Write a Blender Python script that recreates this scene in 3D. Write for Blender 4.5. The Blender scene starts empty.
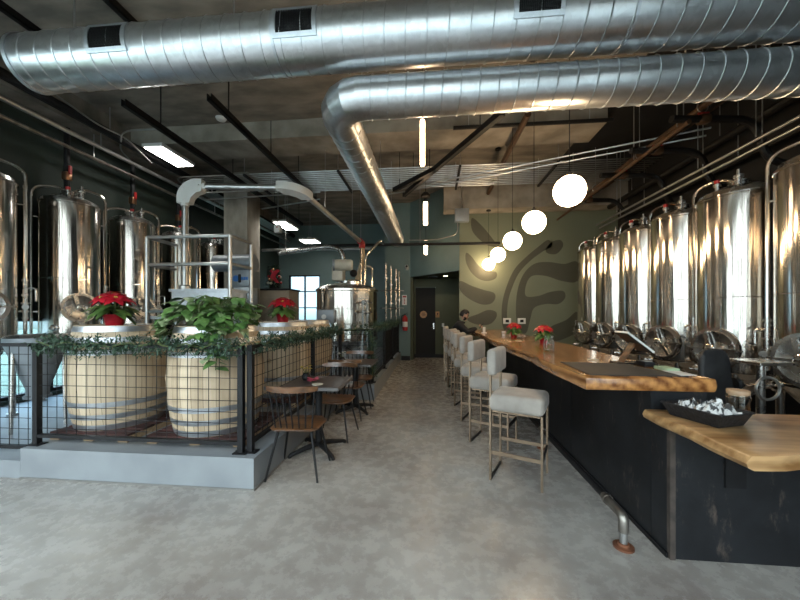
import bpy, bmesh, math, random
from mathutils import Vector, Matrix
random.seed(7)
PI = math.pi
S = bpy.context.scene
COL = S.collection

# ------------------------------------------------------------------ camera frame (800x600)
F, HZ, CH, TH = 335.0, 313.0, 1.5, math.radians(5.46)
cT, sT = math.cos(TH), math.sin(TH)
def ray(u, v):
    xc = (u - 400) / F
    return Vector((xc * cT - sT, xc * sT + cT, -(v - HZ) / F))
def at_Y(u, v, Y):
    r = ray(u, v); k = Y / r.y; return Vector((r.x * k, Y, CH + r.z * k))
def at_X(u, v, X):
    r = ray(u, v); k = X / r.x; return Vector((X, r.y * k, CH + r.z * k))
def at_z(u, v, z):
    r = ray(u, v); k = (z - CH) / r.z; return Vector((r.x * k, r.y * k, z))

# ------------------------------------------------------------------ mesh builder
def frame_of(d):
    d = d.normalized()
    up = Vector((0, 0, 1)) if abs(d.z) < 0.9 else Vector((1, 0, 0))
    a = d.cross(up).normalized(); b = a.cross(d).normalized()
    return a, b
def fillet(pts, r, n=5, closed=False):
    pts = [Vector(p) for p in pts]; out = []
    m = len(pts)
    for i, p in enumerate(pts):
        if not closed and i in (0, m - 1): out.append(p); continue
        a, b = pts[i - 1], pts[(i + 1) % m]
        da, db = a - p, b - p
        k = min(r, da.length * .49, db.length * .49)
        p0, p1 = p + da.normalized() * k, p + db.normalized() * k
        for j in range(n + 1):
            t = j / n
            out.append(p0 * (1 - t) ** 2 + p * 2 * t * (1 - t) + p1 * t * t)
    return out
class MB:
    def __init__(s): s.v = []; s.f = []; s.M = None
    def add(s, vs, fs):
        o = len(s.v)
        s.v += [(s.M @ Vector(p)) if s.M else Vector(p) for p in vs]
        s.f += [tuple(o + i for i in f) for f in fs]; return s
    def box(s, x0, x1, y0, y1, z0, z1):
        vs = [(x, y, z) for z in (z0, z1) for y in (y0, y1) for x in (x0, x1)]
        return s.add(vs, [(0, 2, 3, 1), (4, 5, 7, 6), (0, 1, 5, 4), (2, 6, 7, 3), (0, 4, 6, 2), (1, 3, 7, 5)])
    def bar(s, p, q, w, h=None, up=None):
        h = h or w; p, q = Vector(p), Vector(q); d = (q - p)
        a, b = frame_of(d)
        if up is not None:
            b = (Vector(up) - d.normalized() * d.normalized().dot(Vector(up))).normalized(); a = d.normalized().cross(b)
        vs = [c + a * (i * w / 2) + b * (j * h / 2) for c in (p, q) for i, j in ((-1, -1), (1, -1), (1, 1), (-1, 1))]
        return s.add(vs, [(0, 1, 2, 3), (7, 6, 5, 4)] + [(i, 4 + i, 4 + (i + 1) % 4, (i + 1) % 4) for i in range(4)])
    def rbox(s, cx, cy, cz, sx, sy, sz, r=.02, seg=3):
        bm = bmesh.new(); bmesh.ops.create_cube(bm, size=1)
        for v in bm.verts: v.co = Vector((v.co.x * sx, v.co.y * sy, v.co.z * sz))
        bmesh.ops.bevel(bm, geom=bm.edges[:], offset=r, segments=seg, profile=.5, affect='EDGES')
        bm.verts.index_update()
        s.add([v.co + Vector((cx, cy, cz)) for v in bm.verts], [[v.index for v in f.verts] for f in bm.faces])
        bm.free(); return s
    def tube(s, path, r, n=8, caps=True, closed=False):
        P = [Vector(p) for p in path]; m = len(P); vs = []; fs = []
        R = r if isinstance(r, (list, tuple)) else [r] * m
        prev = None
        for i, p in enumerate(P):
            if closed: d = P[(i + 1) % m] - P[i - 1]
            else: d = P[min(i + 1, m - 1)] - P[max(i - 1, 0)]
            d = d.normalized() if d.length > 1e-9 else Vector((0, 0, 1))
            if prev is None: a, b = frame_of(d)
            else:
                a = prev - d * prev.dot(d)
                a = a.normalized() if a.length > 1e-6 else frame_of(d)[0]
                b = a.cross(d).normalized()
            prev = a
            for k in range(n):
                t = 2 * PI * k / n
                vs.append(p + a * (R[i] * math.cos(t)) + b * (R[i] * math.sin(t)))
        for i in range(m if closed else m - 1):
            j = (i + 1) % m
            for k in range(n): fs.append((i * n + k, i * n + (k + 1) % n, j * n + (k + 1) % n, j * n + k))
        if caps and not closed:
            fs.append(tuple(range(n))[::-1]); fs.append(tuple(range((m - 1) * n, m * n)))
        return s.add(vs, fs)
    def lathe(s, prof, n=24, c=(0, 0, 0), ax=None):
        c = Vector(c)
        if ax is None: X, Y, Z = Vector((1, 0, 0)), Vector((0, 1, 0)), Vector((0, 0, 1))
        else:
            Z = Vector(ax).normalized(); X, Y = frame_of(Z)
        vs = []; fs = []; rings = []
        for r, z in prof:
            if r < 1e-5: rings.append([len(vs)]); vs.append(c + Z * z)
            else:
                rings.append(list(range(len(vs), len(vs) + n)))
                vs += [c + X * (r * math.cos(2 * PI * k / n)) + Y * (r * math.sin(2 * PI * k / n)) + Z * z for k in range(n)]
        for A, B in zip(rings, rings[1:]):
            if len(A) == 1 and len(B) == 1: continue
            for k in range(n):
                k2 = (k + 1) % n
                if len(A) == 1: fs.append((A[0], B[k], B[k2]))
                elif len(B) == 1: fs.append((A[k], A[k2], B[0]))
                else: fs.append((A[k], A[k2], B[k2], B[k]))
        if len(rings[0]) > 1: fs.append(tuple(rings[0][::-1]))
        if len(rings[-1]) > 1: fs.append(tuple(rings[-1]))
        return s.add(vs, fs)
    def ball(s, c, rx, ry=None, rz=None, n=16, m=10):
        ry = ry or rx; rz = rz or rx; o = len(s.v)
        pr = [(math.sin(PI * i / m), -math.cos(PI * i / m)) for i in range(m + 1)]
        t = MB(); t.lathe(pr, n)
        return s.add([Vector(c) + Vector((v.x * rx, v.y * ry, v.z * rz)) for v in t.v], t.f)
    def prism(s, poly, z0, z1, f=None):
        """poly in 2-D; f maps (a, b, t) to 3-D (default xy + z)"""
        f = f or (lambda a, b, t: (a, b, t)); n = len(poly)
        vs = [f(a, b, z0) for a, b in poly] + [f(a, b, z1) for a, b in poly]
        return s.add(vs, [tuple(range(n))[::-1], tuple(range(n, 2 * n))] + [(i, (i + 1) % n, n + (i + 1) % n, n + i) for i in range(n)])
    def leaf(s, p, d, up, L, W, fold=.15, droop=.2, base=.45):
        """a pointed leaf with a folded midrib and some thickness of shape"""
        p = Vector(p); d = Vector(d).normalized(); a = d.cross(Vector(up))
        a = a.normalized() if a.length > 1e-6 else frame_of(d)[0]
        u = a.cross(d).normalized()
        mid = [p, p + d * L * .4 + u * L * .04, p + d * L * .75 - u * L * droop * .4, p + d * L - u * L * droop]
        sd = [(base * .5, .0), (1, .33), (.65, .72)]
        vs = list(mid)
        for sg in (-1, 1):
            for w, t in ((.75, .18), (1, .45), (.6, .76)):
                vs.append(p + d * L * t + a * (sg * W / 2 * w) + u * (L * fold * w * .4 - L * droop * t * t))
        f = [(0, 1, 4), (1, 5, 4), (1, 2, 6, 5), (2, 3, 6), (0, 7, 1), (1, 7, 8), (1, 8, 9, 2), (2, 9, 3)]
        return s.add(vs, f)
def obj(name, mb, m, parent=None, world=False, angle=35, recalc=True):
    me = bpy.data.meshes.new(name)
    vs = mb.v
    if world and parent is not None:
        L = parent.location.copy(); q = parent.parent
        while q is not None: L = L + q.location; q = q.parent
        vs = [v - L for v in vs]
    me.from_pydata([tuple(v) for v in vs], [], mb.f); me.update()
    if recalc:
        bm = bmesh.new(); bm.from_mesh(me); bmesh.ops.recalc_face_normals(bm, faces=bm.faces[:]); bm.to_mesh(me); bm.free()
    me.shade_smooth()
    me.set_sharp_from_angle(angle=math.radians(angle))
    if m is not None: me.materials.append(m)
    o = bpy.data.objects.new(name, me); COL.objects.link(o)
    if parent is not None: o.parent = parent
    return o
def tag(o, label, cat, group=None, kind=None):
    o['label'] = label; o['category'] = cat
    if group: o['group'] = group
    if kind: o['kind'] = kind
    return o
def thing(name, label, cat, loc=(0, 0, 0), rz=0, group=None):
    o = bpy.data.objects.new(name, None); COL.objects.link(o)
    o.empty_display_size = .1
    o.location = loc; o.rotation_euler = (0, 0, rz)
    return tag(o, label, cat, group)
def single(name, mb, m, label, cat, base=None, group=None, angle=35):
    """a thing that is one mesh; origin moved to its base"""
    if base is None:
        n = len(mb.v); zz = min(v.z for v in mb.v)
        base = Vector((sum(v.x for v in mb.v) / n, sum(v.y for v in mb.v) / n, zz))
    base = Vector(base)
    t = MB(); t.v = [v - base for v in mb.v]; t.f = mb.f
    o = obj(name, t, m, angle=angle); o.location = base
    return tag(o, label, cat, group)
def struct(name, mb, m, parent=None, angle=35):
    o = obj(name, mb, m, parent, angle=angle)
    if parent is None: o['kind'] = 'structure'
    return o
def dup(root, loc, rz, label, group=None):
    r = root.copy(); COL.objects.link(r); r.location = loc; r.rotation_euler = (0, 0, rz)
    r['label'] = label
    if group: r['group'] = group
    for ch in list(root.children):
        c = ch.copy(); COL.objects.link(c); c.parent = r
        for g in list(ch.children):
            d = g.copy(); COL.objects.link(d); d.parent = c
    return r
ORD = 'first second third fourth fifth sixth seventh eighth ninth tenth eleventh twelfth thirteenth'.split()

# ------------------------------------------------------------------ materials
class NT:
    def __init__(s, name):
        s.m = bpy.data.materials.new(name); s.m.use_nodes = True
        s.t = s.m.node_tree; s.b = s.t.nodes['Principled BSDF']
    def n(s, typ, **kw):
        x = s.t.nodes.new(typ)
        for k, v in kw.items():
            if hasattr(x, k): setattr(x, k, v)
            else: x.inputs[k].default_value = v
        return x
    def l(s, a, b): s.t.links.new(a, b)
def rgba(c): return (c[0], c[1], c[2], 1)
def mat(name, c, rough=.5, metal=0, c2=None, scale=6, stretch=(1, 1, 1), bump=0, detail=4, rvar=0, sheen=0, coat=0, spec=None, trans=0, lo=.35, hi=.65, streak=0):
    k = NT(name); b = k.b
    c2 = c2 or tuple(x * .78 for x in c)
    tc = k.n('ShaderNodeTexCoord'); mp = k.n('ShaderNodeMapping'); mp.inputs['Scale'].default_value = stretch
    k.l(tc.outputs['Object'], mp.inputs['Vector'])
    nz = k.n('ShaderNodeTexNoise'); nz.inputs['Scale'].default_value = scale; nz.inputs['Detail'].default_value = detail
    k.l(mp.outputs['Vector'], nz.inputs['Vector'])
    r = k.n('ShaderNodeValToRGB'); r.color_ramp.elements[0].color = rgba(c2); r.color_ramp.elements[1].color = rgba(c)
    r.color_ramp.elements[0].position = lo; r.color_ramp.elements[1].position = hi
    k.l(nz.outputs['Fac'], r.inputs['Fac']); k.l(r.outputs['Color'], b.inputs['Base Color'])
    b.inputs['Roughness'].default_value = rough; b.inputs['Metallic'].default_value = metal
    if rvar:
        mr = k.n('ShaderNodeMapRange'); mr.inputs['To Min'].default_value = rough - rvar; mr.inputs['To Max'].default_value = rough + rvar
        k.l(nz.outputs['Fac'], mr.inputs['Value']); k.l(mr.outputs['Result'], b.inputs['Roughness'])
    if bump:
        bp = k.n('ShaderNodeBump'); bp.inputs['Strength'].default_value = bump; bp.inputs['Distance'].default_value = .02
        k.l(nz.outputs['Fac'], bp.inputs['Height']); k.l(bp.outputs['Normal'], b.inputs['Normal'])
    if sheen: b.inputs['Sheen Weight'].default_value = sheen
    if coat: b.inputs['Coat Weight'].default_value = coat; b.inputs['Coat Roughness'].default_value = .1
    if spec is not None: b.inputs['Specular IOR Level'].default_value = spec
    if trans: b.inputs['Transmission Weight'].default_value = trans
    if streak:
        m2 = k.n('ShaderNodeMapping'); m2.inputs['Scale'].default_value = (1, 1, .03); k.l(tc.outputs['Object'], m2.inputs['Vector'])
        n2 = k.n('ShaderNodeTexNoise'); n2.inputs['Scale'].default_value = 13; n2.inputs['Detail'].default_value = 3; k.l(m2.outputs['Vector'], n2.inputs['Vector'])
        bp = k.n('ShaderNodeBump'); bp.inputs['Strength'].default_value = streak; bp.inputs['Distance'].default_value = .02
        k.l(n2.outputs['Fac'], bp.inputs['Height']); k.l(bp.outputs['Normal'], b.inputs['Normal'])
    return k.m
def emit(name, c, st):
    k = NT(name); b = k.b
    b.inputs['Base Color'].default_value = rgba((.9, .9, .88)); b.inputs['Emission Color'].default_value = rgba(c)
    b.inputs['Emission Strength'].default_value = st
    return k.m
def wood_slab(name, dark, light, axis='Y', sc=7, coat=.4, rough=.3, streak=(14, .7, 14)):
    k = NT(name); b = k.b
    tc = k.n('ShaderNodeTexCoord')
    mp0 = k.n('ShaderNodeMapping'); mp0.inputs['Location'].default_value = (.35, .2, .5)
    k.l(tc.outputs['Object'], mp0.inputs['Vector'])
    w = k.n('ShaderNodeTexWave', wave_type='RINGS', rings_direction=axis)
    w.inputs['Scale'].default_value = sc; w.inputs['Distortion'].default_value = 6; w.inputs['Detail'].default_value = 3
    w.inputs['Detail Scale'].default_value = .8
    k.l(mp0.outputs['Vector'], w.inputs['Vector'])
    mp = k.n('ShaderNodeMapping'); mp.inputs['Scale'].default_value = streak
    k.l(tc.outputs['Object'], mp.inputs['Vector'])
    nz = k.n('ShaderNodeTexNoise'); nz.inputs['Scale'].default_value = 1.6; nz.inputs['Detail'].default_value = 6
    k.l(mp.outputs['Vector'], nz.inputs['Vector'])
    mx = k.n('ShaderNodeMix'); mx.inputs[0].default_value = .78
    k.l(w.outputs['Fac'], mx.inputs[2]); k.l(nz.outputs['Fac'], mx.inputs[3])
    r = k.n('ShaderNodeValToRGB'); e = r.color_ramp.elements
    e[0].color = rgba(dark); e[0].position = .3; e[1].color = rgba(light); e[1].position = .68
    k.l(mx.outputs[0], r.inputs['Fac']); k.l(r.outputs['Color'], b.inputs['Base Color'])
    b.inputs['Roughness'].default_value = rough; b.inputs['Coat Weight'].default_value = coat; b.inputs['Coat Roughness'].default_value = .12
    return k.m
def concrete_floor():
    k = NT('polished_concrete'); b = k.b
    tc = k.n('ShaderNodeTexCoord')
    n1 = k.n('ShaderNodeTexNoise'); n1.inputs['Scale'].default_value = .9; n1.inputs['Detail'].default_value = 8; n1.inputs['Roughness'].default_value = .62
    n2 = k.n('ShaderNodeTexNoise'); n2.inputs['Scale'].default_value = 9; n2.inputs['Detail'].default_value = 6; n2.inputs['Roughness'].default_value = .7
    n3 = k.n('ShaderNodeTexNoise'); n3.inputs['Scale'].default_value = 160; n3.inputs['Detail'].default_value = 2
    for n in (n1, n2, n3): k.l(tc.outputs['Object'], n.inputs['Vector'])
    a = k.n('ShaderNodeMix'); a.inputs[0].default_value = .30; k.l(n1.outputs['Fac'], a.inputs[2]); k.l(n2.outputs['Fac'], a.inputs[3])
    c = k.n('ShaderNodeMix'); c.inputs[0].default_value = .12; k.l(a.outputs[0], c.inputs[2]); k.l(n3.outputs['Fac'], c.inputs[3])
    r = k.n('ShaderNodeValToRGB'); e = r.color_ramp.elements
    e[0].position = .34; e[0].color = rgba((.17, .135, .12)); e[1].position = .68; e[1].color = rgba((.50, .475, .44))
    x = e.new(.5); x.color = rgba((.33, .305, .275))
    k.l(c.outputs[0], r.inputs['Fac']); k.l(r.outputs['Color'], b.inputs['Base Color'])
    m = k.n('ShaderNodeMapRange'); m.inputs['To Min'].default_value = .12; m.inputs['To Max'].default_value = .42
    k.l(n2.outputs['Fac'], m.inputs['Value']); k.l(m.outputs['Result'], b.inputs['Roughness'])
    bp = k.n('ShaderNodeBump'); bp.inputs['Strength'].default_value = .05; bp.inputs['Distance'].default_value = .01
    k.l(n2.outputs['Fac'], bp.inputs['Height']); k.l(bp.outputs['Normal'], b.inputs['Normal'])
    return k.m
def oak_staves(name, n=26):
    k = NT(name); b = k.b
    tc = k.n('ShaderNodeTexCoord'); sp = k.n('ShaderNodeSeparateXYZ'); k.l(tc.outputs['Object'], sp.inputs[0])
    at = k.n('ShaderNodeMath', operation='ARCTAN2'); k.l(sp.outputs['Y'], at.inputs[0]); k.l(sp.outputs['X'], at.inputs[1])
    mu = k.n('ShaderNodeMath', operation='MULTIPLY'); mu.inputs[1].default_value = n / (2 * PI); k.l(at.outputs[0], mu.inputs[0])
    fl = k.n('ShaderNodeMath', operation='FLOOR'); k.l(mu.outputs[0], fl.inputs[0])
    fr = k.n('ShaderNodeMath', operation='FRACT'); k.l(mu.outputs[0], fr.inputs[0])
    wn = k.n('ShaderNodeTexWhiteNoise', noise_dimensions='1D'); k.l(fl.outputs[0], wn.inputs['W'])
    mp = k.n('ShaderNodeMapping'); mp.inputs['Scale'].default_value = (18, 18, 1.6); k.l(tc.outputs['Object'], mp.inputs['Vector'])
    nz = k.n('ShaderNodeTexNoise'); nz.inputs['Scale'].default_value = 2; nz.inputs['Detail'].default_value = 6; k.l(mp.outputs['Vector'], nz.inputs['Vector'])
    mx = k.n('ShaderNodeMix'); mx.inputs[0].default_value = .5; k.l(wn.outputs['Value'], mx.inputs[2]); k.l(nz.outputs['Fac'], mx.inputs[3])
    r = k.n('ShaderNodeValToRGB'); e = r.color_ramp.elements
    e[0].position = .2; e[0].color = rgba((.42, .31, .20)); e[1].position = .8; e[1].color = rgba((.68, .55, .39))
    k.l(mx.outputs[0], r.inputs['Fac'])
    gp = k.n('ShaderNodeMath', operation='LESS_THAN'); gp.inputs[1].default_value = .035; k.l(fr.outputs[0], gp.inputs[0])
    m2 = k.n('ShaderNodeMix', data_type='RGBA'); k.l(gp.outputs[0], m2.inputs[0]); k.l(r.outputs['Color'], m2.inputs[6]); m2.inputs[7].default_value = (.16, .1, .06, 1)
    k.l(m2.outputs[2], b.inputs['Base Color']); b.inputs['Roughness'].default_value = .6
    return k.m
def black_steel():
    k = NT('blackened_steel'); b = k.b
    tc = k.n('ShaderNodeTexCoord')
    n1 = k.n('ShaderNodeTexNoise'); n1.inputs['Scale'].default_value = 1.6; n1.inputs['Detail'].default_value = 6; n1.inputs['Roughness'].default_value = .65
    n2 = k.n('ShaderNodeTexNoise'); n2.inputs['Scale'].default_value = 5; n2.inputs['Detail'].default_value = 8; n2.inputs['Roughness'].default_value = .75
    k.l(tc.outputs['Object'], n1.inputs['Vector'])
    mp = k.n('ShaderNodeMapping'); mp.inputs['Scale'].default_value = (1.4, 1.4, .5); mp.inputs['Location'].default_value = (3, 1, 2)
    k.l(tc.outputs['Object'], mp.inputs['Vector']); k.l(mp.outputs['Vector'], n2.inputs['Vector'])
    r = k.n('ShaderNodeValToRGB'); e = r.color_ramp.elements
    e[0].position = .32; e[0].color = rgba((.007, .0075, .009)); e[1].position = .7; e[1].color = rgba((.026, .029, .034))
    k.l(n1.outputs['Fac'], r.inputs['Fac'])
    r2 = k.n('ShaderNodeValToRGB'); e = r2.color_ramp.elements
    e[0].position = .58; e[0].color = (0, 0, 0, 1); e[1].position = .70; e[1].color = (.6, .55, .55, 1)
    k.l(n2.outputs['Fac'], r2.inputs['Fac'])
    m = k.n('ShaderNodeMix', data_type='RGBA'); k.l(r2.outputs['Color'], m.inputs[0]); k.l(r.outputs['Color'], m.inputs[6]); m.inputs[7].default_value = (.17, .13, .105, 1)
    k.l(m.outputs[2], b.inputs['Base Color'])
    b.inputs['Metallic'].default_value = .35; b.inputs['Roughness'].default_value = .45
    return k.m
def galvanized(name='galvanized_steel', base=(.62, .64, .66), rough=.3):
    k = NT(name); b = k.b
    tc = k.n('ShaderNodeTexCoord')
    vo = k.n('ShaderNodeTexVoronoi'); vo.inputs['Scale'].default_value = 22; k.l(tc.outputs['Object'], vo.inputs['Vector'])
    nz = k.n('ShaderNodeTexNoise'); nz.inputs['Scale'].default_value = 2.2; nz.inputs['Detail'].default_value = 6; k.l(tc.outputs['Object'], nz.inputs['Vector'])
    sp = k.n('ShaderNodeSeparateColor'); k.l(vo.outputs['Color'], sp.inputs[0])
    mx = k.n('ShaderNodeMix'); mx.inputs[0].default_value = .7; k.l(sp.outputs[0], mx.inputs[2]); k.l(nz.outputs['Fac'], mx.inputs[3])
    r = k.n('ShaderNodeValToRGB'); e = r.color_ramp.elements
    e[0].position = .3; e[0].color = rgba(tuple(x * .88 for x in base)); e[1].position = .7; e[1].color = rgba(tuple(min(1, x * 1.06) for x in base))
    k.l(mx.outputs[0], r.inputs['Fac']); k.l(r.outputs['Color'], b.inputs['Base Color'])
    mr = k.n('ShaderNodeMapRange'); mr.inputs['To Min'].default_value = rough - .04; mr.inputs['To Max'].default_value = rough + .06
    k.l(nz.outputs['Fac'], mr.inputs['Value']); k.l(mr.outputs['Result'], b.inputs['Roughness'])
    b.inputs['Metallic'].default_value = .95
    return k.m
def thin_glass(name, tint=(.97, .985, .98), gloss=.12):
    k = NT(name); t = k.t
    out = t.nodes['Material Output']
    tr = k.n('ShaderNodeBsdfTransparent'); tr.inputs['Color'].default_value = rgba(tint)
    gl = k.n('ShaderNodeBsdfGlossy'); gl.inputs['Roughness'].default_value = .03
    fr = k.n('ShaderNodeLayerWeight'); fr.inputs['Blend'].default_value = gloss + .1
    mx = k.n('ShaderNodeMixShader')
    k.l(fr.outputs['Facing'], mx.inputs[0]); k.l(tr.outputs[0], mx.inputs[1]); k.l(gl.outputs[0], mx.inputs[2]); k.l(mx.outputs[0], out.inputs['Surface'])
    t.nodes.remove(k.b)
    return k.m

M = dict(
    floor=concrete_floor(),
    pad=mat('painted_concrete_curb', (.25, .27, .285), .45, c2=(.20, .215, .23), scale=3, detail=7, bump=.03),
    ceil=mat('board_formed_concrete', (.30, .265, .22), .85, c2=(.15, .132, .112), scale=1.6, detail=9, stretch=(1, 2.4, 1), bump=.1),
    beam=mat('grey_concrete_beam', (.36, .325, .275), .85, c2=(.2, .18, .15), scale=2.2, detail=9, bump=.1),
    blackpaint=mat('black_painted_deck', (.012, .012, .013), .75, c2=(.007, .007, .008), scale=3),
    pillar=mat('weathered_concrete', (.42, .39, .33), .85, c2=(.22, .2, .17), scale=3, detail=9, stretch=(1, 1, .5), bump=.12),
    darkgreen=mat('dark_green_wall_paint', (.022, .036, .029), .75, c2=(.017, .028, .023), scale=2),
    bluewall=mat('slate_green_wall_paint', (.135, .20, .20), .6, c2=(.115, .175, .175), scale=2),
    sage=mat('sage_green_wall_paint', (.175, .195, .135), .6, c2=(.16, .178, .122), scale=1.4),
    leafpaint=mat('dark_olive_mural_paint', (.072, .074, .052), .6, c2=(.062, .063, .044), scale=2),
    olive=mat('olive_wall_paint', (.06, .068, .032), .6, c2=(.05, .058, .027), scale=2),
    white_wall=mat('off_white_wall_paint', (.2, .19, .175), .7, scale=2),
    black=mat('matte_black_metal', (.010, .010, .011), .55, 0, c2=(.006, .006, .007), scale=8, spec=.3),
    blackdoor=mat('black_door_paint', (.006, .006, .006), .75, scale=3),
    steel=mat('polished_stainless', (.74, .69, .63), .14, 1, c2=(.66, .615, .56), scale=2.5, stretch=(1, 1, .2), rvar=.04, streak=.22),
    steel2=mat('brushed_stainless', (.62, .61, .59), .27, 1, c2=(.5, .49, .475), scale=5, rvar=.06),
    galv=galvanized(), galv2=galvanized('galvanized_sheet_dull', (.55, .58, .62), .4),
    zinc=mat('zinc_conduit', (.50, .50, .49), .32, .9, c2=(.40, .40, .39), scale=7),
    hoop=mat('galvanized_hoop', (.55, .57, .6), .38, .9, c2=(.38, .40, .43), scale=9),
    oak=oak_staves('oak_staves'), oakhead=mat('oak_barrel_head', (.55, .41, .26), .6, c2=(.38, .26, .15), scale=3, stretch=(1, 12, 1)),
    pallet=mat('pallet_pine', (.42, .30, .18), .7, c2=(.28, .18, .10), scale=5, stretch=(1, 8, 6)),
    palletred=mat('red_pallet_paint', (.06, .016, .012), .7, c2=(.03, .01, .008), scale=5),
    bar=wood_slab('live_edge_slab_oiled', (.16, .055, .016), (.54, .25, .08), sc=4, coat=.6, rough=.22),
    bar2=wood_slab('pale_live_edge_slab', (.22, .105, .035), (.56, .34, .155), axis='X', sc=4, coat=.25, streak=(.7, 14, 14)),
    bsteel=black_steel(),
    walnut=wood_slab('walnut_veneer', (.05, .022, .01), (.20, .09, .036), axis='X', sc=5, streak=(1, 16, 16), rough=.35),
    tabletop=mat('dark_laminate', (.085, .066, .062), .38, c2=(.055, .042, .04), scale=4, stretch=(12, 1, 1)),
    tableedge=mat('grey_edge_band', (.14, .13, .125), .5, scale=6),
    velvet=mat('silver_grey_velvet', (.40, .36, .32), .9, c2=(.26, .235, .21), scale=4, detail=5, sheen=.15, bump=.05),
    bronze=mat('brushed_bronze', (.27, .20, .14), .38, .85, c2=(.20, .145, .10), scale=8, stretch=(1, 1, .3)),
    rust=mat('rusty_flange', (.20, .075, .035), .75, .3, c2=(.11, .04, .02), scale=20, bump=.1),
    cornersteel=mat('worn_steel_angle', (.11, .088, .075), .5, .4, c2=(.06, .05, .045), scale=12), pipe=mat('bare_steel_pipe', (.30, .28, .25), .4, .85, c2=(.16, .14, .12), scale=9),
    white=mat('white_plastic', (.75, .75, .73), .45, scale=5, c2=(.69, .69, .67)),
    cream=mat('cream_plastic', (.62, .58, .48), .5, scale=5),
    red=mat('red_enamel', (.45, .02, .02), .4, scale=5),
    bract=mat('poinsettia_bract', (.62, .012, .03), .5, c2=(.40, .006, .02), scale=14),
    foil=mat('red_foil_wrap', (.50, .012, .025), .28, .35, c2=(.32, .006, .014), scale=12, bump=.25),
    leaf=mat('pothos_leaf', (.15, .27, .075), .38, c2=(.05, .12, .032), scale=9),
    leafpale=mat('variegated_leaf', (.42, .48, .28), .4, c2=(.14, .23, .08), scale=18),
    leafdark=mat('dark_leaf', (.13, .22, .05), .45, c2=(.05, .11, .025), scale=12),
    pine=mat('pine_garland_needle', (.07, .13, .08), .6, c2=(.03, .062, .038), scale=14),
    vine=mat('vine_stem', (.12, .15, .05), .6, scale=9),
    pot=mat('woven_brown_pot', (.16, .085, .04), .7, c2=(.09, .045, .02), scale=30, bump=.3),
    soil=mat('potting_soil', (.03, .02, .013), .9, scale=30),
    glass=thin_glass('clear_glass'), pane2=thin_glass('light_dimming_glass', (.50, .60, .66), .02), pane=thin_glass('window_glass', (.95, .98, .98), .02),  # pane2: darker tint added to dim daylight at the low left and back windows
    paper=mat('white_paper', (.72, .71, .68), .7, scale=6), greenpaper=mat('pale_green_paper', (.42, .55, .36), .7, scale=6),
    screen=mat('dark_glass_screen', (.02, .02, .022), .08, scale=4),
    skin=mat('skin', (.50, .29, .2), .5, c2=(.44, .245, .165), scale=14), hair=mat('black_hair', (.012, .01, .009), .55, scale=40),
    jacket=mat('black_jacket_cloth', (.011, .011, .013), .8, c2=(.007, .007, .008), scale=20, bump=.1), trousers=mat('dark_grey_trousers', (.03, .03, .035), .8, scale=20),
    shoe=mat('black_shoe', (.015, .014, .013), .5, scale=12),
    globe=emit('warm_opal_globe', (1, .72, .42), 26.0), tubeglow=emit('warm_tube_light', (1, .68, .40), 24.0), led=emit('led_panel', (1, .97, .9), 16.0), down=emit('warm_downlight', (1, .85, .6), 8.0),
    brownpipe=mat('brown_iron_pipe', (.11, .062, .035), .45, .5, c2=(.07, .04, .022), scale=9),
    matblack=mat('black_rubber_mat', (.02, .021, .023), .6, c2=(.013, .013, .014), scale=30), tray=mat('black_wicker', (.018, .018, .02), .5, c2=(.008, .008, .009), scale=60, bump=.4),
    newsprint=mat('black_and_white_printed_paper', (.7, .7, .68), .7, c2=(.06, .06, .06), scale=26, detail=5, lo=.47, hi=.53),
    lidwood=mat('pale_wood_lid', (.5, .33, .2), .55, scale=9),
    beige=mat('beige_panel', (.45, .38, .29), .6, scale=3), bluegrey=mat('grey_blue_enamel', (.27, .30, .33), .4, .3, scale=4), blue=mat('blue_decal', (.03, .16, .5), .5, scale=4),
    yellow=mat('yellow_petals', (.65, .5, .08), .6, scale=14), pink=mat('pink_petals', (.7, .12, .2), .6, scale=14), cream2=mat('cream_petals', (.75, .7, .6), .6, scale=14),
    brass=mat('wood_disc_sign', (.42, .22, .08), .45, c2=(.30, .14, .05), scale=8, stretch=(1, 1, 6)), darkletter=mat('dark_brown_lettering', (.05, .025, .012), .6, scale=8),
    ground=mat('pale_paving_outside', (.35, .36, .33), .9, scale=2), tree=mat('outdoor_green', (.15, .18, .12), .8, c2=(.09, .115, .07), scale=5),
    copper=mat('copper_tone_fitting', (.55, .30, .18), .3, 1, scale=6), hose=mat('tan_spiral_hose', (.48, .38, .24), .5, c2=(.40, .31, .19), scale=8),
)
# ================================================================== SETTING
XL, XR, YF, YB, ZC = -6.15, 4.7, -2.7, 13.0, 5.0
def wall_with_holes(x0, x1, z0, z1, holes, f):
    """boxes round rectangular holes; f(a0,a1,z0,z1,mb)"""
    mb = MB(); a = x0
    for h0, h1, b, t in holes:
        f(mb, a, h0, z0, z1)
        f(mb, h0, h1, z0, b); f(mb, h0, h1, t, z1); a = h1
    f(mb, a, x1, z0, z1); return mb
struct('floor', MB().box(XL - .2, XR + .2, YF - .2, YB + .2, -.1, 0), M['floor'])
struct('ceiling', MB().box(XL - .2, 2.9, YF - .2, YB + .2, ZC, ZC + .15), M['ceil'])
struct('ceiling', MB().box(2.9, XR + .2, YF - .2, YB + .2, ZC - .02, ZC + .15), M['blackpaint'])
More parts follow.
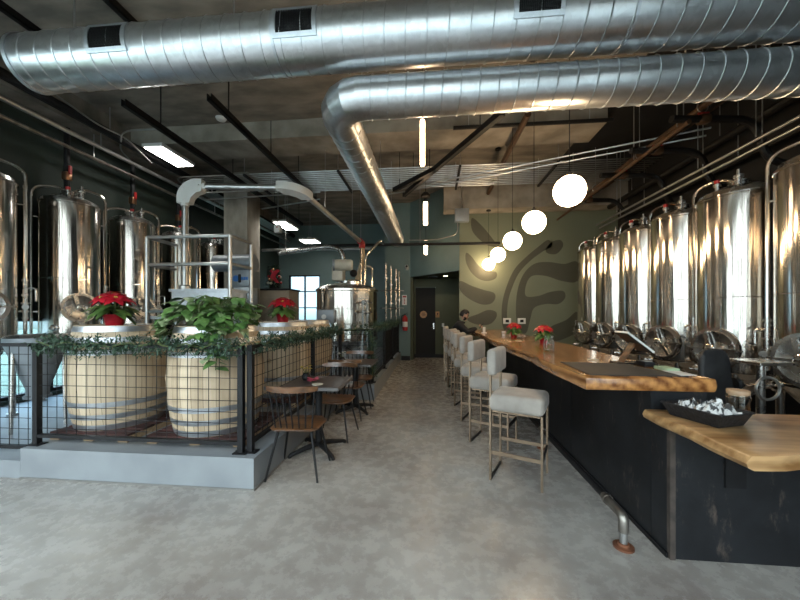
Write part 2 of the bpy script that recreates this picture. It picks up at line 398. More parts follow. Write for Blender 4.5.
# walls with daylight openings
fw = [(-5.9, -4.7, .1, 4.75), (-4.2, -3.0, .1, 4.75), (-2.4, -1.2, .1, 4.75), (-.7, .5, .1, 4.75), (1.1, 2.0, .1, 4.75), (3.2, 4.0, .1, 4.75)]  # unseen windows; narrow openings and wide piers shaped to stripe the tank reflections
struct('wall_front', wall_with_holes(XL, XR, 0, ZC, fw, lambda m, a, b, z0, z1: m.box(a, b, YF - .2, YF, z0, z1)), M['white_wall'])
lw = [(-2.3, .9, .2, 3.9), (2.9, 5.6, .22, 1.42)]
struct('wall_left', wall_with_holes(YF, YB, 0, ZC, lw, lambda m, a, b, z0, z1: m.box(XL - .2, XL, a, b, z0, z1)), M['darkgreen'])
bw = [(-5.75, -4.45, .4, 3.02)]
struct('wall_back', wall_with_holes(XL, -1.5, 0, ZC, bw, lambda m, a, b, z0, z1: m.box(a, b, YB, YB + .2, z0, z1)), M['bluewall'])
struct('wall_right', MB().box(XR, XR + .2, YF, YB, 0, ZC), M['blackpaint'])
win_no = [0]
def window(y_or_x, a0, a1, z0, z1, axis, nv, nh):
    win_no[0] += 1
    f = MB(); t = .05
    def bx(m, p0, p1, q0, q1, th=.05):
        if axis == 'y': m.box(p0, p1, y_or_x - th, y_or_x + th, q0, q1)
        else: m.box(y_or_x - th, y_or_x + th, p0, p1, q0, q1)
    bx(f, a0, a0 + t, z0, z1); bx(f, a1 - t, a1, z0, z1); bx(f, a0 + t, a1 - t, z0, z0 + t); bx(f, a0 + t, a1 - t, z1 - t, z1)
    for i in range(1, nv):
        c = a0 + (a1 - a0) * i / nv; bx(f, c - .025, c + .025, z0 + t, z1 - t, .04)
    for i in range(1, nh):
        c = z0 + (z1 - z0) * i / nh; bx(f, a0 + t, a1 - t, c - .02, c + .02, .035)
    w = struct('window_%d' % win_no[0], f, M['black'])
    g = MB(); bx(g, a0 + t, a1 - t, z0 + t, z1 - t, .004); obj('window_pane', g, M['pane2' if win_no[0] > 7 else 'pane'], w)
    # daylight portal in the opening
    ld = bpy.data.lights.new('window_daylight', 'AREA'); ld.shape = 'RECTANGLE'; ld.size = a1 - a0; ld.size_y = z1 - z0
    ld.cycles.is_portal = True
    lo = bpy.data.objects.new('window_daylight', ld); COL.objects.link(lo)
    c, zc = (a0 + a1) / 2, (z0 + z1) / 2
    if axis == 'y':
        s = -1 if y_or_x < 0 else 1
        lo.location = (c, y_or_x + .12 * s, zc); lo.rotation_euler = (PI / 2 * (-s), 0, 0) if s > 0 else (PI / 2, 0, 0)
        d = Vector((0, -s, 0))
    else:
        s = -1 if y_or_x < 0 else 1
        lo.location = (y_or_x + .12 * s, c, zc); d = Vector((-s, 0, 0))
    lo.rotation_euler = d.to_track_quat('-Z', 'Z').to_euler()
for h in fw: window(YF - .1, *h, 'y', 2, 3)
window(XL - .1, *lw[0], 'x', 2, 2); window(XL - .1, *lw[1], 'x', 4, 1)
window(YB + .1, *bw[0], 'y', 2, 4)
# mural wall, angled wall over the hallway, hallway
YM = 9.0; XM = .726
mural = struct('wall_mural', MB().box(XM, XR, YM, YM + .12, 0, ZC), M['sage'])
struct('wall_beside_hall', MB().box(-1.5, -.69, 10.6, 10.72, 0, ZC), M['bluewall'])
struct('wall_return', MB().box(-1.5, -1.38, 10.72, YB, 0, ZC), M['bluewall'])
dv = (Vector((XM, YM + .02, 0)) - Vector((-.69, 10.6, 0)))
hd = MB(); n = Vector((-dv.y, dv.x, 0)).normalized() * .12
if n.y < 0: n = -n
a, b = Vector((-.69, 10.6, 0)), Vector((XM, YM + .02, 0))
hd.add([p + Vector((0, 0, z)) for z in (2.635, ZC) for p in (a, b, b + n, a + n)], [(0, 1, 2, 3), (7, 6, 5, 4), (0, 4, 5, 1), (1, 5, 6, 2), (2, 6, 7, 3), (3, 7, 4, 0)])
struct('wall_over_hall', hd, M['bluewall'])
struct('wall_hall_left', MB().box(-.69, -.6, 10.72, 11.3, 0, 2.75), M['olive'])
struct('wall_hall_back', wall_with_holes(-.69, 1.3, 0, 2.75, [(-.545, .11, 0, 2.37)], lambda m, x0, x1, z0, z1: m.box(x0, x1, 11.3, 11.42, z0, z1) if z1 > z0 else None), M['olive'])
struct('wall_hall_right', MB().box(.98, 1.1, 9.12, 11.3, 0, 2.75), M['olive'])
struct('ceiling', MB().add([(-.69, 10.74, 2.66), (.74, 9.13, 2.66), (1.1, 9.13, 2.66), (1.1, 11.42, 2.66), (-.69, 11.42, 2.66),
    (-.69, 10.74, 2.74), (.74, 9.13, 2.74), (1.1, 9.13, 2.74), (1.1, 11.42, 2.74), (-.69, 11.42, 2.74)],
    [(0, 1, 2, 3, 4), (9, 8, 7, 6, 5)] + [(i, (i + 1) % 5, 5 + (i + 1) % 5, 5 + i) for i in range(5)]), M['olive'])
d1 = struct('door_1', MB().rbox(-.2175, 11.34, 1.185, .655, .05, 2.36, .006, 1), M['blackdoor'])
h = MB(); h.box(.03, .075, 11.29, 11.315, .96, 1.16); h.tube(fillet([(.052, 11.30, 1.02), (.052, 11.26, 1.02), (-.03, 11.26, 1.02)], .02), .009)
obj('door_handle', h, M['steel2'], d1)
d2 = struct('door_2', MB().box(.955, .978, 9.75, 10.75, 0, 2.25), M['blackdoor'])
obj('door_handle', MB().tube([(.955, 9.85, 1.0), (.90, 9.85, 1.0), (.90, 9.97, 1.0)], .01), M['steel2'], d2)
for nm, bxs in (('baseboard_hall', (-.6, .955, 11.285, 11.3, 0, .12)), ('baseboard_back', (-.97, -.69, 10.585, 10.6, 0, .14)), ('baseboard_mural', (XM, 3.0, YM - .015, YM, 0, .14))):
    struct(nm, MB().box(*bxs), M['black'])
# raised concrete pads
pl = MB(); pl.box(-3.72, -1.5, 2.7, 10.58, 0, .27)
struct('platform', pl, M['pad'])
struct('platform', MB().box(XL, -3.722, 2.7, YB, 0, .157), M['pad'])
struct('platform', MB().box(-1.498, -.99, 5.7, 10.58, 0, .27), M['pad'])
struct('platform', MB().box(-3.72, -1.5, 10.6, YB, 0, .157), M['pad'])
struct('trim_1', MB().box(-3.72, -1.487, 2.688, 2.70, 0, .012), M['white_wall'])
struct('trim_2', MB().box(-1.5, -1.488, 2.70, 5.69, 0, .012), M['white_wall'])
# beams and pillar
struct('ceiling_beam', MB().box(XL, 2.9, 5.85, 6.55, 4.68, ZC), M['beam'])
struct('ceiling_beam', MB().box(.3, XR, 8.55, 8.99, 4.12, ZC), M['beam'])
struct('ceiling_beam', MB().box(XL, 2.9, 2.2, 2.5, 4.86, ZC), M['ceil'])
struct('ceiling_beam', MB().box(XL, XL + .45, YF, YB, 4.55, ZC), M['ceil'])
struct('pillar', MB().rbox(-4.86, 8.2, 2.5, .62, .62, 5.0, .015, 2), M['pillar'])
# outside
struct('ground_outside', MB().box(-40, 40, -40, YF - .3, -.3, -.15), M['ground'])
struct('lawn_outside', MB().box(-40, XL - .3, YF - .29, 40, -.3, -.15).box(-40 + 33, 20, YB + .3, 40, -.3, -.15), M['tree'])
# mural: dark leaf shapes painted on the wall (thin coat of paint)
def blob(px):
    P = [at_Y(u, v, YM) for u, v in px]; n = len(P); out = []
    for i in range(n):           # Catmull-Rom through the outline
        p0, p1, p2, p3 = P[i - 1], P[i], P[(i + 1) % n], P[(i + 2) % n]
        for j in range(6):
            t = j / 6
            out.append(.5 * (2 * p1 + (p2 - p0) * t + (2 * p0 - 5 * p1 + 4 * p2 - p3) * t * t + (3 * p1 - p0 - 3 * p2 + p3) * t ** 3))
    return [(p.x, p.z) for p in out]
shapes = [
    [(466, 253), (471, 256), (479, 266), (488, 271), (496, 272), (496, 278), (488, 281), (479, 279), (471, 272), (466, 262)],
    [(460, 281), (472, 286), (484, 290), (494, 293), (495, 299), (490, 304), (480, 304), (468, 298), (460, 290)],
    [(468, 318), (478, 314), (488, 310), (496, 312), (496, 318), (490, 324), (480, 325), (470, 322)],
    # long curved stem
    [(548, 240), (538, 247), (525, 258), (514, 270), (506, 288), (502, 305), (502, 322), (505, 332), (509, 332), (507, 318), (508, 302), (512, 288), (519, 273), (530, 261), (542, 252), (552, 246)],
    # hooked frond shape
    [(577, 262), (564, 264), (548, 262), (534, 264), (523, 275), (517, 293), (516, 315), (519, 330), (526, 333), (530, 320), (534, 308), (546, 304), (558, 304), (565, 298), (563, 291), (550, 292), (538, 296), (526, 296), (526, 285), (532, 276), (546, 276), (562, 281), (577, 281)],
    [(546, 252), (550, 243), (560, 240), (563, 246), (556, 254)],
    [(577, 312), (566, 320), (552, 326), (545, 333), (553, 341), (566, 338), (577, 330)],
    [(472, 218), (482, 226), (492, 238), (497, 246), (490, 246), (480, 240), (472, 230)],
]
for s in shapes:
    obj('mural_leaf', MB().prism(blob(s), YM - .004, YM + .001, lambda a, b, t: (a, t, b)), M['leafpaint'], mural)

# wall fittings -----------------------------------------------------
def wall_box(name, u, v, w, h, Y, m, label, cat, d=.03, extra=None):
    p = at_Y(u, v, Y); t = thing(name, label, cat, (p.x, Y - d, p.z - h / 2))
    obj('cover', MB().rbox(0, d / 2, h / 2, w, d, h, .006, 2), m, t)
    return t, p
for u, lab in ((507, 'white wall outlet on the mural wall behind the far red poinsettia'), (521.5, 'white wall outlet with dark centre on the mural wall between the poinsettias')):
    t, p = wall_box('wall_outlet', u, 321, .2, .15, YM, M['white'], lab, 'outlet')
    obj('socket', MB().rbox(0, -.004, .075, .085, .01, .07, .01, 2), M['black'], t)
t, p = wall_box('light_switch', 443, 325, .075, .12, 11.3, M['white'], 'white light switch plate on the olive hallway wall', 'switch', .012)
obj('toggle', MB().box(-.01, .01, -.008, 0, .045, .075), M['white'], t)
t, p = wall_box('hall_sign', 437.5, 314.5, .13, .2, 11.3, M['brass'], 'small square wooden sign on the hallway wall beside the black door', 'sign', .015)
obj('pictogram', MB().box(-.035, .035, -.004, 0, .05, .06).box(-.02, .02, -.004, 0, .09, .15), M['darkletter'], t)
p = at_Y(423.5, 314.5, 11.31)
t = thing('door_sign', 'round wooden restroom disc on the black hallway door', 'sign', (p.x, 11.312, p.z - .15))
obj('disc', MB().lathe([(.115, 0), (.12, .008), (.115, .016)], 28, (0, 0, .15), (0, -1, 0)).lathe([(0, .016), (.1, .017)], 4, (0, 0, .15), (0, -1, 0)), M['brass'], t)
g = MB()
for k, (x, z, w) in enumerate(((0, .19, .09), (0, .15, .13), (0, .11, .09))): g.box(-w / 2, w / 2, -.022, -.016, z - .008, z + .008)
obj('carved_lettering', g, M['darkletter'], t)
p = at_Y(404.5, 300, 10.6)
t = thing('safety_sign', 'white safety notice with red lettering above the fire extinguisher', 'sign', (p.x, 10.585, p.z - .16))
obj('board', MB().box(-.075, .075, 0, .012, 0, .32), M['white'], t)
g = MB(); g.box(-.055, .055, -.004, 0, .24, .29)
for k in range(4): g.box(-.02, .02, -.004, 0, .04 + k * .045, .065 + k * .045)
obj('red_lettering', g, M['red'], t)
p = at_Y(405, 322, 10.5)
t = thing('mounted_fire_extinguisher', 'red fire extinguisher hung on the slate green wall', 'fire extinguisher', (p.x, 10.49, p.z - .27))
obj('cylinder', MB().lathe([(.07, 0), (.085, .02), (.085, .38), (.06, .44), (.03, .46), (.03, .48)], 20), M['red'], t)
obj('label_band', MB().lathe([(.0855, .12), (.0865, .13), (.0865, .27), (.0855, .28)], 20), M['white'], t)
obj('valve_handle', MB().box(-.02, .02, -.02, .02, .48, .53).bar((0, 0, .52), (.1, 0, .56), .02, .012).bar((0, 0, .5), (.1, 0, .5), .02, .012), M['black'], t)
obj('hose', MB().tube(fillet([(-.02, 0, .5), (-.11, 0, .46), (-.1, -.02, .16)], .08), .012), M['black'], t)
obj('wall_bracket', MB().box(-.03, .03, .085, .11, .2, .42), M['black'], t)
p = at_Y(407, 267, 10.55)
t = thing('security_camera', 'white bullet camera high on the wall beside the hallway', 'camera', (p.x, 10.6, p.z))
obj('housing', MB().lathe([(.045, 0), (.05, .02), (.05, .16), (.045, .17)], 16, (0, -.24, 0), (0, 1, -.1)), M['white'], t)
obj('lens', MB().lathe([(.038, 0), (.036, .012), (0, .014)], 16, (0, -.245, 0), (0, -1, 0)), M['black'], t)
obj('wall_mount', MB().tube([(0, -.12, 0), (0, -.06, -.05), (0, 0, -.05)], .016).lathe([(.045, 0), (.045, .015)], 14, (0, 0, -.05), (0, -1, 0)), M['white'], t)
p = at_z(451, 275, 2.66)
t = thing('recessed_downlight', 'round lit downlight in the hallway ceiling', 'ceiling light', (.42, 10.45, 2.655))
obj('trim_ring', MB().lathe([(.075, 0), (.09, -.004), (.09, -.012), (.07, -.01)], 24), M['white'], t)
obj('lamp', MB().lathe([(.07, -.004), (.068, -.012), (0, -.014)], 24), M['down'], t)
l = bpy.data.lights.new('downlight', 'SPOT'); l.energy = 14; l.spot_size = 2.2; l.color = (1, .8, .55); l.shadow_soft_size = .06
lo = bpy.data.objects.new('downlight', l); COL.objects.link(lo); lo.location = (.42, 10.45, 2.63)
t = thing('ceiling_vent', 'grey slotted air vent in the hallway ceiling beside the downlight', 'vent', (.02, 10.75, 2.66))
v = MB(); v.box(-.15, .15, -.09, .09, -.012, 0); obj('frame', v, M['bluegrey'], t)
v = MB()
for k in range(5): v.box(-.13, .13, -.07 + k * .032, -.055 + k * .032, -.02, -.012)
obj('louvre', v, M['black'], t)
# ================================================================== OVERHEAD
def arc_grille(mb_f, mb_g, mb_b, cx, cy, cz, R, w, a0, a1):
    """register that follows the duct's curve; angles measured from -Y upwards"""
    def P(x, a, r): return (cx + x, cy - r * math.cos(a), cz + r * math.sin(a))
    K = 6
    def strip(mb, x0, x1, b0, b1, r0, r1):
        k = max(1, int(K * (b1 - b0) / (a1 - a0)) + 1)
        for i in range(k):
            c0 = b0 + (b1 - b0) * i / k; c1 = b0 + (b1 - b0) * (i + 1) / k
            mb.add([P(x0, c0, r0), P(x1, c0, r0), P(x1, c1, r0), P(x0, c1, r0), P(x0, c0, r1), P(x1, c0, r1), P(x1, c1, r1), P(x0, c1, r1)],
                   [(3, 2, 1, 0), (4, 5, 6, 7), (0, 1, 5, 4), (1, 2, 6, 5), (2, 3, 7, 6), (3, 0, 4, 7)])
    h = w / 2; t = .037; da = t / R
    strip(mb_f, -h - t, h + t, a0 - da, a0, R - .005, R + .015); strip(mb_f, -h - t, h + t, a1, a1 + da, R - .005, R + .015)
    strip(mb_f, -h - t, -h, a0, a1, R - .005, R + .015); strip(mb_f, h, h + t, a0, a1, R - .005, R + .015)
    strip(mb_b, -h, h, a0, a1, R - .002, R + .002)
    n = 22
    for i in range(n):
        x = -h + 2 * h * (i + .5) / n; strip(mb_g, x - .003, x + .003, a0, a1, R + .002, R + .012)
    for i in range(1, 9):
        a = a0 + (a1 - a0) * i / 9; strip(mb_g, -h, h, a - .006, a + .006, R + .002, R + .009)
def spiral_duct(mb, x0, x1, y, z, R, pitch, lean=.12, n=40):
    mb.tube([(x0, y, z), (x1, y, z)], R, n)
    x = x0 + pitch * .5
    while x < x1 - .1:                          # standing lock seams, one turn each
        path = [(x + lean * (k / 24.0), y - (R + .001) * math.cos(2 * PI * k / 24 + PI), z + (R + .001) * math.sin(2 * PI * k / 24 + PI)) for k in range(24)]
        mb.tube(path, .008, 5); x += pitch
Y1, Z1, R1 = 3.06, 4.042, .25
t = thing('spiral_duct', 'large galvanized spiral duct with dark grilles crossing under the ceiling', 'air duct', (-.3, Y1, Z1))
mb = MB(); spiral_duct(mb, -4.06, XR - .02, Y1, Z1, R1, .185, .10)
obj('duct_body', mb, M['galv'], t, True)
mb = MB(); mb.tube([(-4.08, Y1, Z1), (-4.04, Y1, Z1)], R1 + .012, 40)
obj('end_cap', mb, M['galv2'], t, True)
for cx in (-1.41, 1.64): obj('coupling_band', MB().tube([(cx - .012, Y1, Z1), (cx + .012, Y1, Z1)], R1 + .007, 40), M['galv2'], t, True)
for cx in (-3.0, -1.20, .87, 2.7):
    f, g, b = MB(), MB(), MB(); arc_grille(f, g, b, cx, Y1, Z1, R1, .33, math.radians(-20), math.radians(26))
    fo = obj('grille_frame', f, M['galv2'], t, True); obj('grille', g, M['black'], fo, True); obj('grille_back', b, M['black'], fo, True)
for cx in (-3.6, -1.9, .2, 2.0, 3.8):
    obj('hanger_rod', MB().tube([(cx, Y1, Z1 + R1), (cx, Y1, ZC)], .008, 6), M['zinc'], t, True)
# second duct: crosswise run, gored elbow, long run down the aisle
Y2, Z2, R2, X2 = 3.24, 3.603, .188, -.976
t = thing('spiral_duct', 'smaller galvanized spiral duct that turns through an elbow and runs down the aisle', 'air duct', (X2, Y2, Z2))
mb = MB(); spiral_duct(mb, X2 + .28, XR - .02, Y2, Z2, R2, .168, .08); obj('duct_body', mb, M['galv'], t, True)
ep = []
for k in range(5):
    a = PI / 2 * k / 4; ep.append((X2 + .28 - .28 * math.sin(a), Y2 + .28 - .28 * math.cos(a), Z2))
ep = [(X2 + .34, Y2, Z2)] + ep + [(X2, Y2 + .34, Z2)]
mb = MB().tube(ep, R2 + .004, 40)
for p0, p1 in ((ep[0], ep[1]), (ep[-2], ep[-1])): pass
obj('elbow', mb, M['galv'], t, True, angle=10)
E = (-.925, 8.72, 3.43); st = Vector(ep[-1]); en = Vector(E); dd = (en - st)
st = Vector((X2, Y2 + .28, Z2)); dd = en - st
mb = MB().tube([st, en], R2, 40)
aa, bb = frame_of(dd); Ln = dd.length; s = .1
while s < Ln - .1:
    mb.tube([st + dd.normalized() * (s + .08 * k / 24) + aa * ((R2 + .001) * math.cos(2 * PI * k / 24)) + bb * ((R2 + .001) * math.sin(2 * PI * k / 24)) for k in range(24)], .0055, 4); s += .155
obj('aisle_run', mb, M['galv'], t, True)
obj('open_end_collar', MB().tube([en - dd.normalized() * .05, en + dd.normalized() * .004], R2 + .006, 40), M['galv2'], t, True)
obj('mouth_shade_disc', MB().tube([en + dd.normalized() * .004, en + dd.normalized() * .007], R2 - .012, 40), M['black'], t, True)  # black disc paints the shade inside the open duct mouth
for cx in (0, 2.2): obj('hanger_rod', MB().tube([(cx + .15, Y2 + .117, Z2 + .143), (cx + .15, Y2 + .117, ZC)], .008, 6), M['zinc'], t, True)
for s in (.2, .5, .8):
    q = st + dd * s; obj('hanger_rod', MB().tube([q + Vector((0, 0, R2)), (q.x, q.y, 4.68 if 5.85 < q.y < 6.55 else ZC)], .008, 6), M['zinc'], t, True)

# conduit bundle -----------------------------------------------------
for k in range(12):
    y = 6.72 + k * .097; z = 4.42; xe = -5.6 + k * .045 if k < 9 else -5.0
    path = fillet([(4.3, y, z), (xe + .0, y, z), (xe, 11.5 + .05 * k, z)] if k < 9 else [(4.3, y, z), (-4.6 + .3 * (k - 9), y, z)], .35 - .0 * k, 8)
    lab = 'bare steel conduit under the deck, %s of the bundle counted from the concrete beam' % ORD[k]
    single('conduit', MB().tube(path, .0135, 8), M['zinc'], lab, 'conduit', (0, y, z), 'parallel conduits under the deck')
for k, x in enumerate((-3.9, -1.9, .55, 2.4)):
    t = thing('trapeze_hanger', ['black strut trapeze holding the conduit bundle near the pillar', 'black strut trapeze holding the conduit bundle between pillar and aisle duct', 'black strut trapeze holding the conduit bundle over the stools', 'black strut trapeze holding the conduit bundle over the bar back'][k], 'hanger', (x, 7.25, 4.36), 0, 'conduit trapezes')
    obj('channel', MB().box(-.022, .022, -.62, .62, -.0, .04), M['black'], t)
    for s in (-.6, .6): obj('threaded_rod', MB().tube([(0, s, .04), (0, s, ZC - 4.36)], .007, 6), M['zinc'], t)
# two conduits crossing at an angle
for k, dz in enumerate((0, .075)):
    a = at_z(385, 192, 4.32); b = at_z(800, 110, 4.32); d = (b - a); b = a + d * .86
    single('conduit', MB().tube([a + Vector((0, dz, -dz * .6)), b + Vector((0, dz * 1.2, -dz))], .017, 8), M['zinc'],
           ['slanting steel conduit crossing the bundle, lower of the pair', 'slanting steel conduit crossing the bundle, upper of the pair'][k], 'conduit', a, 'slanting pair of conduits')
# black iron pipes and strut along the deck ---------------------------
def rods(t, pts, ztop=ZC, r=.007):
    for p in pts: obj('hanger_rod', MB().tube([Vector((p[0], p[1], p[2] + .02)), Vector((p[0], p[1], ztop))], r, 6), M['zinc'], t, True)
def pipe_thing(name, label, cat, path, r, m, rodpts=(), ztop=ZC, group=None, n=10):
    c = Vector(path[0]); t = thing(name, label, cat, c, 0, group)
    obj('pipe_run', MB().tube(path, r, n), m, t, True); rods(t, rodpts, ztop); return t
def strut(label, x, y0, y1, z):
    t = thing('strut_channel', label, 'strut', (x, y0, z), 0, 'black strut runs')
    mb = MB().box(x - .035, x + .035, y0, y1, z, z + .012).box(x - .035, x - .022, y0, y1, z, z + .09).box(x + .022, x + .035, y0, y1, z, z + .09)
    obj('channel', mb, M['black'], t, True)
    for q in (.1, .4, .7, .96): obj('hanger_rod', MB().tube([(x, y0 + (y1 - y0) * q, z + .01), (x, y0 + (y1 - y0) * q, ZC)], .008, 6), M['black'], t, True)
strut('long black strut rail under the deck toward the green wall, beyond the large duct', -4.15, 4.15, 10.4, 4.30)
strut('long black strut rail under the deck toward the aisle, beyond the large duct', -2.92, 4.15, 8.4, 4.30)
strut('short black strut rail above the large duct near its capped end', -4.83, .6, 4.4, 4.915)
strut('short black strut rail above the large duct toward the aisle', -3.55, .6, 4.4, 4.915)
a, b = at_z(503, 112, 4.24), at_z(404, 195, 4.24)
def slant(label, a, b):
    t = thing('strut_channel', label, 'strut', a, 0, 'black strut runs')
    obj('channel', MB().bar(a, b, .075, .09, (0, 0, 1)), M['black'], t, True)
    for q in (.15, .85):
        p = a.lerp(b, q); obj('hanger_rod', MB().tube([p, (p.x, p.y, ZC if not 5.85 < p.y < 6.55 else 4.68)], .008, 6), M['black'], t, True)
slant('slanting black strut in front of the conduits, the longer of two', a, b)
slant('slanting black strut in front of the conduits, the shorter one beside the aisle duct', at_z(437, 168, 4.24), at_z(394, 190, 4.24))
pipe_thing('sprinkler_pipe', 'brown iron sprinkler pipe over the stools', 'pipe', [at_z(528, 114, 4.5), at_z(503, 163, 4.5), at_z(482, 206, 4.5)], .05, M['brownpipe'], [tuple(at_z(515, 140, 4.5))], 4.68 if False else ZC)
t = pipe_thing('sprinkler_main', 'long brown iron pipe over the bar edge, hung in round loops', 'pipe', [(3.42, 4.25, 4.12), (3.42, 8.5, 4.12)], .042, M['brownpipe'])
for y in (4.6, 5.9, 7.4):
    obj('loop_hanger', MB().tube([(3.42 + .065 * math.sin(2 * PI * k / 14), y, 4.12 + .075 * math.cos(2 * PI * k / 14)) for k in range(14)], .006, 6, closed=True).tube([(3.42, y, 4.19), (3.42, y, ZC - .02)], .006, 6), M['zinc'], t, True)
pipe_thing('sprinkler_pipe', 'black iron pipe across the deck above the slanting struts', 'pipe', [(.35, 5.6, 4.56), (2.85, 5.6, 4.56)], .032, M['black'], [(.6, 5.6, 4.56), (2.5, 5.6, 4.56)])
# pipes above the tanks along the right
specs = [(3.05, 3.78, .028, 'brownpipe'), (3.75, 4.30, .05, 'black'), (3.95, 3.62, .018, 'zinc'), (4.02, 3.55, .018, 'zinc'), (4.25, 4.05, .06, 'black'), (4.5, 3.75, .04, 'black'), (4.1, 4.5, .03, 'brownpipe')]
labs = ['thin brown pipe above the stainless tanks by the bar, nearest the globes', 'thick black pipe running high above the bar tanks', 'thin bright conduit of a pair above the bar tanks, the one toward the globes', 'thin bright conduit of a pair above the bar tanks, the one toward the wall', 'thickest black pipe above the bar tanks beside the wall', 'black pipe low on the wall behind the bar tanks', 'brown pipe close under the black deck above the bar tanks']
for (x, z, r, mm), lb in zip(specs, labs):
    pipe_thing('overhead_pipe', lb, 'pipe', [(x, 3.7 if z < 3.66 else 4.3, z), (x, 8.5, z)], r, M[mm], [(x, 4.5, z + r), (x, 5.4, z + r), (x, 7.6, z + r)], ZC - .02, 'pipes above the bar tanks')
for k, (y, z) in enumerate(((4.45, 3.9), (5.3, 3.92), (6.2, 3.92), (7.5, 3.92))):
    pa = fillet([(2.95, y, z), (4.0, y + .1, z), (4.15, y + .15, z - .5), (4.6, y + .2, z - .55)], .3, 6)
    t = thing('hanging_coolant_line', 'black insulated coolant line arching over the bar tanks, %s from the camera end' % ORD[k], 'pipe', pa[0], 0, 'coolant lines over the bar tanks')
    obj('insulated_hose', MB().tube(pa, .045, 10), M['black'], t, True)
    obj('red_valve_handle', MB().rbox(3.35, y + .04, z + .075, .13, .03, .03, .008, 1).tube([(3.35, y + .04, z + .04), (3.35, y + .04, z + .08)], .012, 6), M['red'], t, True)
    obj('shutoff_valve', MB().rbox(3.35, y + .04, z, .14, .11, .11, .03, 2), M['brownpipe'], t, True)
# pipes along the dark green wall
for k, (x, z, r, mm, lb) in enumerate(((-5.62, 4.32, .035, 'zinc', 'bright steel pipe along the dark green wall, upper one'), (-5.75, 4.14, .028, 'pipe', 'dull steel pipe along the dark green wall, lower one'), (-5.45, 4.55, .07, 'black', 'thick black pipe along the dark green wall'))):
    pipe_thing('wall_pipe', lb, 'pipe', [(x, 1.5, z), (x, 12.8, z)], r, M[mm], [(x, 2.8, z), (x, 5.2, z), (x, 8.4, z)], 4.6 if x < -5.6 else ZC, 'pipes along the dark green wall')
for k, y in enumerate((3.6, 4.9, 6.1, 7.3)):
    x = -5.9; t = thing('coolant_riser', 'black coolant riser with red valve on the dark green wall, %s along' % ORD[k], 'pipe', (x, y, 3.4), 0, 'coolant risers on the dark green wall')
    obj('riser_pipe', MB().tube([(x, y, 3.3), (x, y, 4.5)], .04, 10).tube([(x, y, 3.35), (-6.14, y, 3.35)], .03, 8), M['black'], t, True)
    obj('valve_handle', MB().rbox(x + .06, y, 3.82, .03, .05, .14, .01, 1), M['red'], t, True)
    obj('valve_body', MB().rbox(x, y, 3.72, .1, .1, .14, .02, 2), M['copper'], t, True)
# conduit loops by the high-bay light
a = [at_z(u, v, 4.5) for u, v in ((0, 70), (60, 104), (100, 126))]
pth = fillet([a[0] + Vector((.25, 0, 0)), a[2], Vector((a[2].x + .1, a[2].y + .35, 4.5)), Vector((a[2].x + .08, a[2].y + .9, 4.3))], .25, 6)
single('hanging_conduit', MB().tube(pth, .013, 6), M['zinc'], 'thin conduit along the deck edge above the green wall tanks', 'conduit', pth[0])
pth = fillet([at_z(158, 129, 4.5), at_z(122, 131, 4.5), at_z(120, 150, 4.5), at_z(130, 160, 4.5)], .22, 6)
single('conduit', MB().tube(pth, .013, 6), M['zinc'], 'thin curled conduit feeding the lit high-bay panel', 'conduit', pth[0])
# conduits at mid height behind the auger
for k, (u0, v0, u1, v1, z) in enumerate(((200, 193, 300, 188, 4.1), (205, 200, 320, 192, 4.1), (262, 209, 320, 199, 4.0))):
    a, b = at_z(u0, v0, z), at_z(u1, v1, z)
    single('conduit', MB().tube([a, b], .016, 6), M['zinc'], ['short steel conduit above the auger tube', 'short steel conduit just below the auger tube', 'short steel conduit beside the pillar top'][k], 'conduit', a)
pipe_thing('overhead_pipe', 'black pipe crossing level with the top of the mural wall', 'pipe', [at_Y(330, 245.5, 8.4), at_Y(500, 243, 8.4)], .035, M['black'], [tuple(at_Y(420, 244, 8.4))])
pipe_thing('overhead_pipe', 'grey pipe crossing behind the brew kettle top', 'pipe', [(-4.9, 9.3, 3.32), (-1.6, 9.3, 3.32)], .04, M['zinc'], [(-4.2, 9.3, 3.32), (-2, 9.3, 3.32)])
p = at_Y(462, 215, 8.3)
t = thing('junction_box', 'grey electrical box hung at the mural end of the deck', 'junction box', (p.x, 8.35, p.z - .16))
obj('enclosure', MB().rbox(0, 0, .16, .34, .16, .32, .01, 2), M['bluegrey'], t); obj('mounting_rod', MB().tube([(0, 0, .3), (0, 0, ZC - p.z + .16)], .012, 6), M['zinc'], t)
obj('conduit_stub', MB().tube(fillet([(-.1, 0, 0), (-.1, 0, -.3), (-.6, 0, -.42), (-1.3, 0, -.42)], .15), .014, 6), M['zinc'], t)
for k, (u, v, Y, w, h, lb) in enumerate(((278, 229, 8.0, .16, .2, 'small white electrical box with red mark near the pillar'),)):
    p = at_Y(u, v, Y); t = thing('junction_box', lb, 'junction box', (p.x, Y, p.z - h / 2))
    obj('enclosure', MB().rbox(0, 0, h / 2, w, .12, h, .01, 2), M['white'], t); obj('red_mark', MB().box(-.02, .02, -.064, -.06, h * .6, h * .75), M['red'], t)
    obj('mounting_rod', MB().tube([(0, 0, h), (0, 0, ZC - p.z)], .01, 6), M['zinc'], t)

